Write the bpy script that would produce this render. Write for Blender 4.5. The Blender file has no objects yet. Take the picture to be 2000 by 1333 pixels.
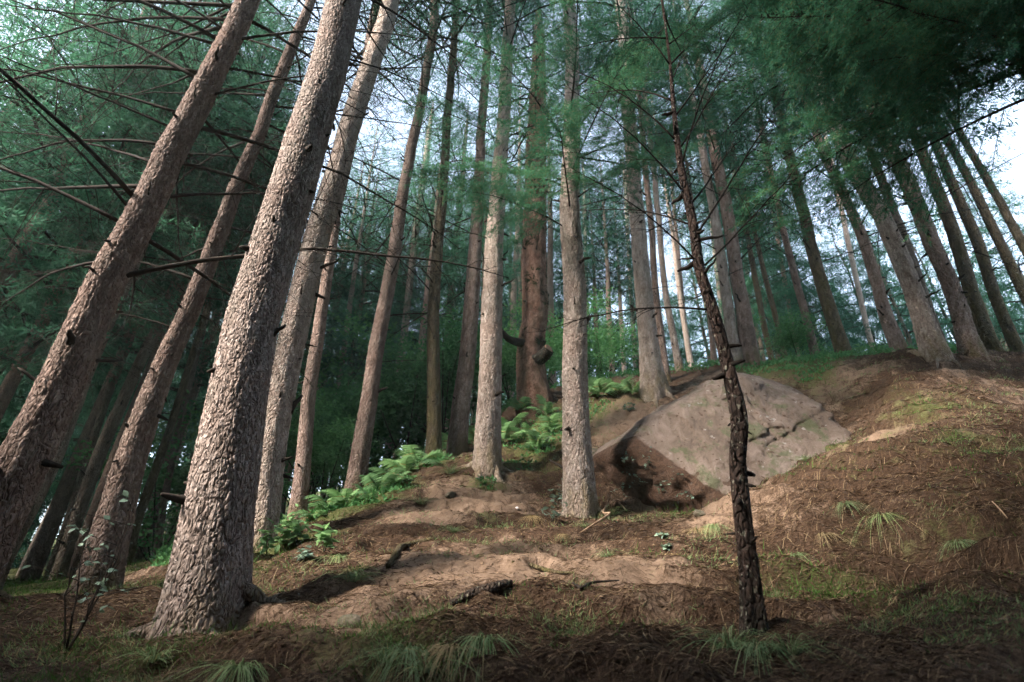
import bpy, math, random
import numpy as np

# ------------------------------------------------------------------ camera, sky, sun, exposure
F, PITCH = 1050.0, math.radians(28.8)          # focal length in photo pixels (2000 wide), upward pitch
SC = bpy.context.scene
COL = SC.collection
CP, SP = math.cos(PITCH), math.sin(PITCH)

cam_d = bpy.data.cameras.new('camera')
cam_d.sensor_width = 36.0
cam_d.lens = 36.0 * F / 2000.0
cam_d.clip_start, cam_d.clip_end = 0.05, 2000.0
cam_d.dof.use_dof = True
cam_d.dof.focus_distance = 5.0
cam_d.dof.aperture_fstop = 1.6
cam = bpy.data.objects.new('camera', cam_d)
COL.objects.link(cam)
cam.location = (0, 0, 0)
cam.rotation_euler = (math.pi / 2 + PITCH, 0, 0)
SC.camera = cam

SUN_AZ, SUN_EL = math.radians(240), math.radians(37)      # azimuth clockwise from +Y: left and behind the camera
wd = bpy.data.worlds.new('World')
SC.world = wd
wd.use_nodes = True
wn = wd.node_tree
bg = wn.nodes['Background']
sky = wn.nodes.new('ShaderNodeTexSky')
sky.sky_type = 'NISHITA'
sky.sun_disc = False
sky.sun_elevation = SUN_EL
sky.sun_rotation = SUN_AZ
sky.air_density = 1.0
sky.dust_density = 1.5
sky.ozone_density = 1.0
hs = wn.nodes.new('ShaderNodeHueSaturation')          # thin bright overcast: the same sky, paler
hs.inputs['Saturation'].default_value = 0.66
hs.inputs['Value'].default_value = 1.4
wn.links.new(sky.outputs[0], hs.inputs['Color'])
wn.links.new(hs.outputs[0], bg.inputs[0])
bg.inputs[1].default_value = 0.15

sun_d = bpy.data.lights.new('sun', 'SUN')
sun_d.energy = 5.0
sun_d.angle = math.radians(10)
sun_d.color = (1.0, 0.89, 0.79)
sun = bpy.data.objects.new('sun', sun_d)
COL.objects.link(sun)
sv = np.array([math.sin(SUN_AZ) * math.cos(SUN_EL), math.cos(SUN_AZ) * math.cos(SUN_EL), math.sin(SUN_EL)])
from mathutils import Vector, Matrix, Euler
sun.rotation_euler = Vector(-sv).to_track_quat('-Z', 'Y').to_euler()
sun.location = tuple(sv * 40)

SC.view_settings.view_transform = 'Standard'
SC.view_settings.look = 'None'
SC.view_settings.gamma = 1.0
SC.view_settings.exposure = 2.05
SC.render.engine = 'CYCLES'
SC.cycles.use_denoising = True
SC.cycles.max_bounces = 3
SC.cycles.diffuse_bounces = 2
SC.cycles.glossy_bounces = 2
SC.cycles.transmission_bounces = 2
SC.cycles.transparent_max_bounces = 4
SC.cycles.volume_bounces = 0
SC.cycles.sample_clamp_indirect = 4.0
SC.cycles.use_adaptive_sampling = True
SC.cycles.adaptive_threshold = 0.04

rng = np.random.default_rng(7)
random.seed(7)


# ------------------------------------------------------------------ helpers
def P(px, py, Y):
    """the world point that lies Y metres ahead on the sight line of photo pixel (px, py)"""
    u, v = (px - 1000.0) / F, (666.5 - py) / F
    t = Y / (CP - v * SP)
    return np.array([u * t, Y, (SP + v * CP) * t])


def depth_of(p):
    return p[1] * CP + p[2] * SP


def smooth(t):
    t = np.clip(t, 0, 1)
    return t * t * (3 - 2 * t)


def hash2(i, j, seed=0):
    h = (i.astype(np.int64) * 374761393 + j.astype(np.int64) * 668265263 + seed * 982451653) & 0x7fffffff
    h = ((h ^ (h >> 13)) * 1274126177) & 0x7fffffff
    h = ((h ^ (h >> 16)) * 1911520717) & 0x7fffffff
    return ((h ^ (h >> 15)) & 0xffffff) / float(0xffffff)


def vnoise2(x, y, seed=0):
    x, y = np.asarray(x, float), np.asarray(y, float)
    i, j = np.floor(x), np.floor(y)
    fx, fy = smooth(x - i), smooth(y - j)
    a, b = hash2(i, j, seed), hash2(i + 1, j, seed)
    c, d = hash2(i, j + 1, seed), hash2(i + 1, j + 1, seed)
    return (a * (1 - fx) + b * fx) * (1 - fy) + (c * (1 - fx) + d * fx) * fy


def fbm2(x, y, octv=4, seed=0, gain=0.5):
    s, a, n = 0.0, 1.0, 0.0
    for o in range(octv):
        s = s + a * (vnoise2(x * 2 ** o + 17.3 * o, y * 2 ** o - 9.1 * o, seed + o) - 0.5)
        n += a
        a *= gain
    return s / n * 2


def vnoise3(p, seed=0):
    k = np.floor(p[:, 2])
    f = smooth(p[:, 2] - k)
    out = 0
    for dz in (0, 1):
        i, j = np.floor(p[:, 0]), np.floor(p[:, 1])
        fx, fy = smooth(p[:, 0] - i), smooth(p[:, 1] - j)
        kk = (k + dz) * 7919
        a, b = hash2(i + kk, j, seed), hash2(i + 1 + kk, j, seed)
        c, d = hash2(i + kk, j + 1, seed), hash2(i + 1 + kk, j + 1, seed)
        v = (a * (1 - fx) + b * fx) * (1 - fy) + (c * (1 - fx) + d * fx) * fy
        out = out + v * (f if dz else 1 - f)
    return out


def fbm3(p, octv=4, seed=0, gain=0.5):
    s, a, n = 0.0, 1.0, 0.0
    for o in range(octv):
        s = s + a * (vnoise3(p * 2 ** o + 13.7 * o, seed + o) - 0.5)
        n += a
        a *= gain
    return s / n * 2


def voronoi_cyl(a, b, n, seed=0):
    """cells on a cylinder with n columns: (F2 - F1, random value of the nearest cell)"""
    i0, j0 = np.floor(a), np.floor(b)
    f1 = np.full(a.shape, 9.0)
    f2 = np.full(a.shape, 9.0)
    idv = np.zeros(a.shape)
    for di in (-1, 0, 1):
        for dj in (-1, 0, 1):
            i, j = i0 + di, j0 + dj
            im = np.mod(i, n)
            px = i + 0.15 + 0.7 * hash2(im, j, seed)
            py = j + 0.15 + 0.7 * hash2(im, j, seed + 5)
            d = np.hypot(px - a, py - b)
            near = d < f1
            f2 = np.where(near, f1, np.minimum(f2, d))
            idv = np.where(near, hash2(im, j, seed + 9), idv)
            f1 = np.where(near, d, f1)
    return f2 - f1, idv


def mesh(name, verts, faces, mats, smooth_shade=False, attrs=None, mat_idx=None):
    """faces: (n,3) or (n,4) int array, or a list of such arrays"""
    if not isinstance(faces, list):
        faces = [faces]
    faces = [np.asarray(f, np.int32) for f in faces if len(f)]
    m = bpy.data.meshes.new(name)
    verts = np.asarray(verts, np.float32)
    m.vertices.add(len(verts))
    m.vertices.foreach_set('co', verts.ravel())
    nl = sum(f.size for f in faces)
    nf = sum(len(f) for f in faces)
    m.loops.add(nl)
    m.loops.foreach_set('vertex_index', np.concatenate([f.ravel() for f in faces]))
    m.polygons.add(nf)
    tot = np.concatenate([np.full(len(f), f.shape[1], np.int32) for f in faces])
    st = np.concatenate([[0], np.cumsum(tot)[:-1]]).astype(np.int32)
    m.polygons.foreach_set('loop_start', st)
    m.polygons.foreach_set('loop_total', tot)
    if mat_idx is not None:
        m.polygons.foreach_set('material_index', np.asarray(mat_idx, np.int32))
    m.polygons.foreach_set('use_smooth', np.full(nf, smooth_shade, bool))
    for mt in (mats if isinstance(mats, (list, tuple)) else [mats]):
        m.materials.append(mt)
    for k, v in (attrs or {}).items():
        at = m.attributes.new(k, 'FLOAT', 'POINT')
        at.data.foreach_set('value', np.asarray(v, np.float32))
    m.update(calc_edges=True)
    m.validate()
    return m


def link(name, data, parent=None, loc=(0, 0, 0), rot=None, scale=1.0, kind=None, label=None, cat=None, group=None):
    o = bpy.data.objects.new(name, data)
    COL.objects.link(o)
    if parent is not None:
        o.parent = parent
    o.location = tuple(float(c) for c in loc)
    if rot is not None:
        if isinstance(rot, Matrix):
            o.rotation_euler = rot.to_euler()
        else:
            o.rotation_euler = rot
    if np.isscalar(scale):
        o.scale = (scale,) * 3
    else:
        o.scale = scale
    if kind:
        o['kind'] = kind
    if label:
        o['label'] = label
    if cat:
        o['category'] = cat
    if group:
        o['group'] = group
    return o


def catmull(pts, n):
    """pts: (k, d) -> (n, d) smooth resampling, evenly by chord length"""
    pts = np.asarray(pts, float)
    d = np.r_[0, np.cumsum(np.linalg.norm(np.diff(pts[:, :3], axis=0), axis=1))]
    t = np.linspace(0, d[-1], n)
    m = np.gradient(pts, d, axis=0) if len(pts) > 2 else np.repeat((pts[1:] - pts[:1]) / d[-1], 2, 0)
    k = np.clip(np.searchsorted(d, t, side='right') - 1, 0, len(pts) - 2)
    h = (d[k + 1] - d[k])[:, None]
    s = ((t - d[k]) / h[:, 0])[:, None]
    return ((2 * s**3 - 3 * s**2 + 1) * pts[k] + (s**3 - 2 * s**2 + s) * h * m[k]
            + (-2 * s**3 + 3 * s**2) * pts[k + 1] + (s**3 - s**2) * h * m[k + 1])


def tube(path, rad, n=6, cap=True):
    """round tube along a 3-D path; returns verts, [quads, tris]"""
    path = np.asarray(path, float)
    k = len(path)
    tg = np.gradient(path, axis=0)
    tg /= np.linalg.norm(tg, axis=1)[:, None] + 1e-9
    ref = np.array([0, 0, 1.0]) if abs(tg[0][2]) < 0.8 else np.array([1.0, 0, 0])
    u = np.cross(tg, ref)
    u /= np.linalg.norm(u, axis=1)[:, None] + 1e-9
    w = np.cross(tg, u)
    a = np.linspace(0, 2 * np.pi, n, endpoint=False)
    V = path[:, None] + np.asarray(rad)[:, None, None] * (np.cos(a)[None, :, None] * u[:, None] + np.sin(a)[None, :, None] * w[:, None])
    V = V.reshape(-1, 3)
    i, j = np.meshgrid(np.arange(k - 1), np.arange(n), indexing='ij')
    j2 = (j + 1) % n
    Q = np.stack([i * n + j, i * n + j2, (i + 1) * n + j2, (i + 1) * n + j], -1).reshape(-1, 4)
    T = np.zeros((0, 3), int)
    if cap:
        V = np.vstack([V, path[-1:], path[:1]])
        e, b = k * n, k * n + 1
        jj = np.arange(n)
        T = np.vstack([np.stack([(k - 1) * n + jj, (k - 1) * n + (jj + 1) % n, np.full(n, e)], -1),
                       np.stack([(jj + 1) % n, jj, np.full(n, b)], -1)])
    return V, Q, T


class Bag:
    """collects tubes and loose faces into one mesh"""
    def __init__(self):
        self.v, self.q, self.t, self.n = [], [], [], 0
        self.tm, self.qm = [], []

    def add(self, v, q=None, t=None, mi=0):
        if q is not None and len(q):
            self.q.append(np.asarray(q) + self.n)
            self.qm += [mi] * len(q)
        if t is not None and len(t):
            self.t.append(np.asarray(t) + self.n)
            self.tm += [mi] * len(t)
        self.v.append(np.asarray(v))
        self.n += len(v)

    def mesh(self, name, mats, smooth_shade=False):
        V = np.vstack(self.v)
        fs = []
        mi = []
        if self.q:
            fs.append(np.vstack(self.q))
            mi += self.qm
        if self.t:
            fs.append(np.vstack(self.t))
            mi += self.tm
        return mesh(name, V, fs, mats, smooth_shade, mat_idx=mi)


# ------------------------------------------------------------------ materials
class NT:
    def __init__(self, name):
        self.m = bpy.data.materials.new(name)
        self.m.use_nodes = True
        self.t = self.m.node_tree
        self.b = self.t.nodes['Principled BSDF']
        self.out = self.t.nodes['Material Output']

    def n(self, ty, **kw):
        nd = self.t.nodes.new(ty)
        for k, v in kw.items():
            if hasattr(nd, k):
                setattr(nd, k, v)
        return nd

    def l(self, a, b):
        self.t.links.new(a, b)

    def coord(self, scale=(1, 1, 1), which='Object'):
        tc = self.n('ShaderNodeTexCoord')
        mp = self.n('ShaderNodeMapping')
        mp.inputs['Scale'].default_value = scale
        self.l(tc.outputs[which], mp.inputs[0])
        return mp.outputs[0]

    def noise(self, co, scale, detail=4, rough=0.55, dist=0.0):
        nd = self.n('ShaderNodeTexNoise')
        nd.inputs['Scale'].default_value = scale
        nd.inputs['Detail'].default_value = detail
        nd.inputs['Roughness'].default_value = rough
        nd.inputs['Distortion'].default_value = dist
        self.l(co, nd.inputs['Vector'])
        return nd.outputs['Fac']

    def ramp(self, fac, stops):
        r = self.n('ShaderNodeValToRGB')
        el = r.color_ramp.elements
        while len(el) < len(stops):
            el.new(0.5)
        for e, (p, c) in zip(el, stops):
            e.position = p
            e.color = (*c, 1) if len(c) == 3 else c
        self.l(fac, r.inputs[0])
        return r.outputs[0]

    def rng(self, fac, a, b, lo=0.0, hi=1.0):
        r = self.n('ShaderNodeMapRange')
        r.inputs[1].default_value, r.inputs[2].default_value = a, b
        r.inputs[3].default_value, r.inputs[4].default_value = lo, hi
        self.l(fac, r.inputs[0])
        return r.outputs[0]

    def mix(self, fac, a, b, mode='MIX'):
        x = self.n('ShaderNodeMix', data_type='RGBA', blend_type=mode)
        for s, val in ((0, fac), (6, a), (7, b)):
            if hasattr(val, 'is_output'):
                self.l(val, x.inputs[s])
            else:
                x.inputs[s].default_value = val if s == 0 else (*val, 1)
        return x.outputs[2]

    def math(self, op, a, b=0.0):
        x = self.n('ShaderNodeMath', operation=op)
        for s, val in ((0, a), (1, b)):
            if hasattr(val, 'is_output'):
                self.l(val, x.inputs[s])
            else:
                x.inputs[s].default_value = val
        return x.outputs[0]

    def attr(self, name):
        a = self.n('ShaderNodeAttribute', attribute_name=name)
        return a.outputs['Fac']

    def bump(self, h, strength=0.5, dist=0.02):
        b = self.n('ShaderNodeBump')
        b.inputs['Strength'].default_value = strength
        b.inputs['Distance'].default_value = dist
        self.l(h, b.inputs['Height'])
        self.l(b.outputs[0], self.b.inputs['Normal'])

    def done(self, col, rough=0.85, spec=0.25):
        if hasattr(col, 'is_output'):
            self.l(col, self.b.inputs['Base Color'])
        else:
            self.b.inputs['Base Color'].default_value = (*col, 1)
        self.b.inputs['Roughness'].default_value = rough
        self.b.inputs['Specular IOR Level'].default_value = spec
        return self.m


def bark(name, dark, mid, pale, moss=(0.10, 0.09, 0.025), moss_h=0.9, moss_amt=0.6, lichen=0.0, rnd=0.25):
    k = NT(name)
    co = k.coord((1, 1, 0.45))
    n1 = k.noise(co, 9, 5, 0.65, 0.4)
    n2 = k.noise(co, 46, 4, 0.7)
    n3 = k.noise(k.coord((1, 1, 0.8)), 1.6, 3)
    tint = k.attr('tint')
    f = k.math('ADD', k.math('MULTIPLY', n1, 0.55), k.math('MULTIPLY', tint, 0.45))
    f = k.math('ADD', f, k.math('MULTIPLY', k.math('SUBTRACT', n2, 0.5), 0.9))
    c = k.ramp(f, [(0.16, dark), (0.46, mid), (0.78, pale)])
    c = k.mix(k.rng(n3, 0.45, 0.75, 0, 0.35), c, (mid[0] * 1.1, mid[1] * 0.86, mid[2] * 0.78))
    gp = k.noise(k.coord((1, 1, 0.35)), 3.2, 5, 0.65, 0.3)
    c = k.mix(k.rng(gp, 0.50, 0.66, 0, 0.45), c, (mid[0] * .78, mid[1] * .92, mid[2] * .9))
    c = k.mix(k.rng(k.noise(k.coord((1, 1, 0.3)), 5.5, 4, 0.6), 0.60, 0.70, 0, 0.55), c, dark)
    if lichen > 0:
        li = k.noise(k.coord((1, 1, 0.7)), 34, 2, 0.5)
        c = k.mix(k.rng(li, 0.62, 0.66, 0, lichen), c, (0.42, 0.40, 0.30))
    # moss towards the foot of the trunk, broken up by noise
    h = k.attr('height')
    mm = k.math('SUBTRACT', k.noise(co, 5, 4, 0.6), k.math('MULTIPLY', h, 0.45 / max(moss_h, 0.01)))
    c = k.mix(k.rng(mm, 0.30, 0.55, 0, moss_amt), c, moss)
    oi = k.n('ShaderNodeObjectInfo')
    c = k.mix(1.0, c, k.ramp(oi.outputs['Random'], [(0, (1 - rnd,) * 3), (1, (1 + rnd * 0.4,) * 3)]), 'MULTIPLY')
    vo = k.n('ShaderNodeTexVoronoi', feature='DISTANCE_TO_EDGE')
    vo.inputs['Scale'].default_value = 24
    wp = k.n('ShaderNodeVectorMath', operation='ADD')
    k.l(co, wp.inputs[0])
    nn = k.n('ShaderNodeTexNoise')
    nn.inputs['Scale'].default_value = 12
    k.l(co, nn.inputs['Vector'])
    sc_ = k.n('ShaderNodeVectorMath', operation='SCALE')
    sc_.inputs[3].default_value = 0.12
    k.l(nn.outputs['Color'], sc_.inputs[0])
    k.l(sc_.outputs[0], wp.inputs[1])
    k.l(wp.outputs[0], vo.inputs['Vector'])
    hh = k.math('ADD', k.rng(vo.outputs['Distance'], 0, 0.22), k.math('MULTIPLY', n2, 0.8))
    k.bump(hh, 1.0, 0.03)
    return k.done(c, 0.88, 0.2)


M = {}
M['bark_main'] = bark('bark_grey_pink', (0.10, 0.075, 0.06), (0.27, 0.215, 0.185), (0.50, 0.425, 0.385), moss=(0.16, 0.12, 0.05), moss_h=0.6, moss_amt=.45)
M['bark_rose'] = bark('bark_rose_brown', (0.075, 0.052, 0.041), (0.21, 0.15, 0.122), (0.40, 0.31, 0.265))
M['bark_pale'] = bark('bark_pale', (0.13, 0.10, 0.08), (0.36, 0.29, 0.245), (0.60, 0.52, 0.46), moss=(0.20, 0.155, 0.05), moss_h=1.2, moss_amt=.5, lichen=.3)
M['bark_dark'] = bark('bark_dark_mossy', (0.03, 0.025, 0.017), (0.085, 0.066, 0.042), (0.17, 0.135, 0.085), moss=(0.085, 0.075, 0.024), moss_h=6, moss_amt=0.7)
M['bark_sapling'] = bark('bark_sapling', (0.022, 0.017, 0.013), (0.055, 0.037, 0.028), (0.115, 0.072, 0.053), moss=(0.02, 0.022, 0.014), moss_h=1.5, moss_amt=0.5, lichen=0.65, rnd=0.05)
M['bark_old'] = bark('bark_red_brown', (0.05, 0.026, 0.018), (0.19, 0.105, 0.075), (0.40, 0.26, 0.205), moss=(0.04, 0.035, 0.018), moss_h=9, moss_amt=.6)
M['bark_far'] = bark('bark_far', (0.06, 0.047, 0.036), (0.15, 0.12, 0.095), (0.27, 0.225, 0.18), moss=(0.06, 0.06, 0.027), moss_h=2.5)

k = NT('dead_wood')
n_ = k.noise(k.coord((1, 1, 1)), 20, 3)
M['twig'] = k.done(k.ramp(n_, [(0.3, (0.013, 0.011, 0.009)), (0.7, (0.042, 0.033, 0.026))]), 0.9, 0.1)
k = NT('pale_dead_wood')
M['pale_wood'] = k.done(k.ramp(k.noise(k.coord((1, 1, 1)), 25, 4), [(0.3, (0.16, 0.10, 0.06)), (0.7, (0.38, 0.27, 0.18))]), 0.8, 0.15)
k = NT('cut_wood')
M['cut_wood'] = k.done(k.ramp(k.noise(k.coord((1, 1, 1)), 18, 4), [(0.3, (0.20, 0.12, 0.075)), (0.7, (0.36, 0.24, 0.17))]), 0.8, 0.15)


def leaf_mat(name, c0, c1, trans=0.35, rough=0.75, yellow=None):
    k = NT(name)
    oi = k.n('ShaderNodeObjectInfo')
    geo = k.n('ShaderNodeNewGeometry')
    n1 = k.noise(k.coord((1, 1, 1)), 1.1, 3, 0.6)
    f = k.math('ADD', k.math('MULTIPLY', geo.outputs['Random Per Island'], 0.45), k.math('MULTIPLY', n1, 0.55))
    c = k.ramp(f, [(0.22, c0), (0.78, c1)])
    if yellow:
        c = k.mix(k.rng(geo.outputs['Random Per Island'], 0.88, 0.9, 0, 0.8), c, yellow)
    c = k.mix(1.0, c, k.ramp(oi.outputs['Random'], [(0, (0.75, 0.78, 0.8)), (1, (1.15, 1.12, 1.0))]), 'MULTIPLY')
    k.l(c, k.b.inputs['Base Color'])
    k.b.inputs['Roughness'].default_value = rough
    k.b.inputs['Specular IOR Level'].default_value = 0.12
    tr = k.n('ShaderNodeBsdfTranslucent')
    k.l(c, tr.inputs[0])
    mx = k.n('ShaderNodeMixShader')
    mx.inputs[0].default_value = trans
    k.l(k.b.outputs[0], mx.inputs[1])
    k.l(tr.outputs[0], mx.inputs[2])
    k.l(mx.outputs[0], k.out.inputs[0])
    return k.m


M['needles'] = leaf_mat('conifer_needles', (0.017, 0.068, 0.046), (0.052, 0.155, 0.098))
M['needles_light'] = leaf_mat('conifer_needles_light', (0.032, 0.118, 0.072), (0.095, 0.235, 0.145), 0.42)
M['needles_near'] = leaf_mat('conifer_needles_near', (0.028, 0.12, 0.068), (0.09, 0.24, 0.135), 0.45, yellow=(0.14, 0.13, 0.05))
M['broadleaf'] = leaf_mat('broadleaf', (0.05, 0.16, 0.06), (0.13, 0.30, 0.12), 0.45)
M['fern'] = leaf_mat('fern_green', (0.10, 0.24, 0.085), (0.29, 0.45, 0.23), 0.4, yellow=(0.26, 0.24, 0.10))
M['pale_leaf'] = leaf_mat('pale_leaf', (0.11, 0.18, 0.13), (0.24, 0.33, 0.27), 0.25, 0.4)
M['grass'] = leaf_mat('grass_blade', (0.08, 0.16, 0.06), (0.26, 0.32, 0.17), 0.3, yellow=(0.33, 0.25, 0.13))
M['straw'] = leaf_mat('straw_blade', (0.20, 0.15, 0.07), (0.34, 0.26, 0.15), 0.2)
M['moss'] = leaf_mat('moss_green', (0.035, 0.085, 0.018), (0.09, 0.17, 0.04), 0.25, 0.8)
M['dark_moss'] = leaf_mat('dark_moss', (0.012, 0.016, 0.008), (0.04, 0.05, 0.022), 0.15, 0.9)
M['crumb'] = leaf_mat('soil_crumb', (0.05, 0.034, 0.023), (0.22, 0.155, 0.11), 0.0, 0.95)
M['litter'] = leaf_mat('needle_litter', (0.034, 0.02, 0.013), (0.165, 0.10, 0.056), 0.1, 0.7, yellow=(0.30, 0.215, 0.125))
M['white_flower'] = NT('white_stone').done((0.62, 0.55, 0.52), 0.6)


def ground_material():
    k = NT('forest_soil')
    co = k.coord((1, 1, 1))
    soil, moss = k.attr('soil'), k.attr('moss')
    n0 = k.noise(co, 1.3, 5, 0.6)
    n1 = k.noise(co, 7, 6, 0.65, 0.5)
    n2 = k.noise(co, 45, 6, 0.8)
    n3 = k.noise(k.coord((0.55, 2.2, 2.2)), 22, 5, 0.7, 0.8)
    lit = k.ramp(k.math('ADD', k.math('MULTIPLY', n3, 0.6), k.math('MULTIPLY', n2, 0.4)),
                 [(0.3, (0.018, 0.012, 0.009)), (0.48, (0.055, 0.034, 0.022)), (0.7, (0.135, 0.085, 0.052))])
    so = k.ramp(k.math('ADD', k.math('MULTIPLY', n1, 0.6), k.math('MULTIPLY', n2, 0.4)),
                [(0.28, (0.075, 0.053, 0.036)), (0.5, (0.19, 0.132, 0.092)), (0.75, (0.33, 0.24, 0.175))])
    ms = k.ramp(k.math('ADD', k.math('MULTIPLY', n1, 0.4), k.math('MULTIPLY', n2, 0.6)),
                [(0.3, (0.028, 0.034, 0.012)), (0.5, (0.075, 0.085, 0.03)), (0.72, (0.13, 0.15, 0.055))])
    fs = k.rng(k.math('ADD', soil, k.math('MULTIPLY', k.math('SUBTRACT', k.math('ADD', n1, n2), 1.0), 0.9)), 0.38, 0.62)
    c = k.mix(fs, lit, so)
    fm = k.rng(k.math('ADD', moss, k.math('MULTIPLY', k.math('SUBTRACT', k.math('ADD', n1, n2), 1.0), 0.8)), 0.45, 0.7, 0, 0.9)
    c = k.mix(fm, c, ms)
    h = k.math('ADD', k.math('MULTIPLY', n1, 0.6), k.math('ADD', k.math('MULTIPLY', n2, 0.35), k.math('MULTIPLY', n3, 0.4)))
    k.bump(h, 1.0, 0.06)
    return k.done(c, 0.95, 0.1)


def rock_material():
    k = NT('sandstone')
    co = k.coord((1, 1, 1))
    n0 = k.noise(co, 0.7, 4, 0.6, 0.4)
    n1 = k.noise(k.coord((2.2, 2.2, 0.6)), 3.0, 6, 0.65, 0.6)
    n2 = k.noise(co, 22, 6, 0.7)
    c = k.ramp(k.math('ADD', k.math('MULTIPLY', n0, 0.5), k.math('MULTIPLY', n1, 0.5)),
               [(0.32, (0.08, 0.063, 0.05)), (0.46, (0.195, 0.15, 0.12)), (0.64, (0.35, 0.285, 0.245))])
    c = k.mix(k.rng(n2, 0.35, 0.7, 0, 0.35), c, (0.17, 0.125, 0.10))
    c = k.mix(k.rng(k.noise(co, 2.3, 5, 0.7, 0.3), 0.53, 0.62, 0, 0.65), c, (0.09, 0.12, 0.05))      # moss films
    c = k.mix(k.rng(k.noise(co, 9, 3, 0.5), 0.67, 0.71, 0, 0.7), c, (0.44, 0.42, 0.40))                # lichen
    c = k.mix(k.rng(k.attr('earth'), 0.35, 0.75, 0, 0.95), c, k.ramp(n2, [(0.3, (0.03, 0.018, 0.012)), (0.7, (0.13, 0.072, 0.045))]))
    c = k.mix(k.rng(k.noise(k.coord((1, 1, 1)), 12, 2, 0.4), 0.66, 0.70, 0, 0.8), c, (0.085, 0.05, 0.033))   # scattered litter stains
    k.bump(k.math('ADD', k.math('MULTIPLY', n1, 0.9), k.math('ADD', n2, k.math('MULTIPLY', k.noise(co, 70, 3, .7), .5))), 1.0, 0.09)
    return k.done(c, 0.9, 0.2)


k = NT('mossy_stone')
n_ = k.noise(k.coord((1, 1, 1)), 14, 5, .7)
k.bump(n_, .8, .03)
M['stone'] = k.done(k.ramp(n_, [(0.3, (0.035, 0.04, 0.022)), (0.5, (0.09, 0.08, 0.055)), (0.72, (0.19, 0.155, 0.12))]), .9, .15)
M['ground'] = ground_material()
M['rock'] = rock_material()


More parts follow.
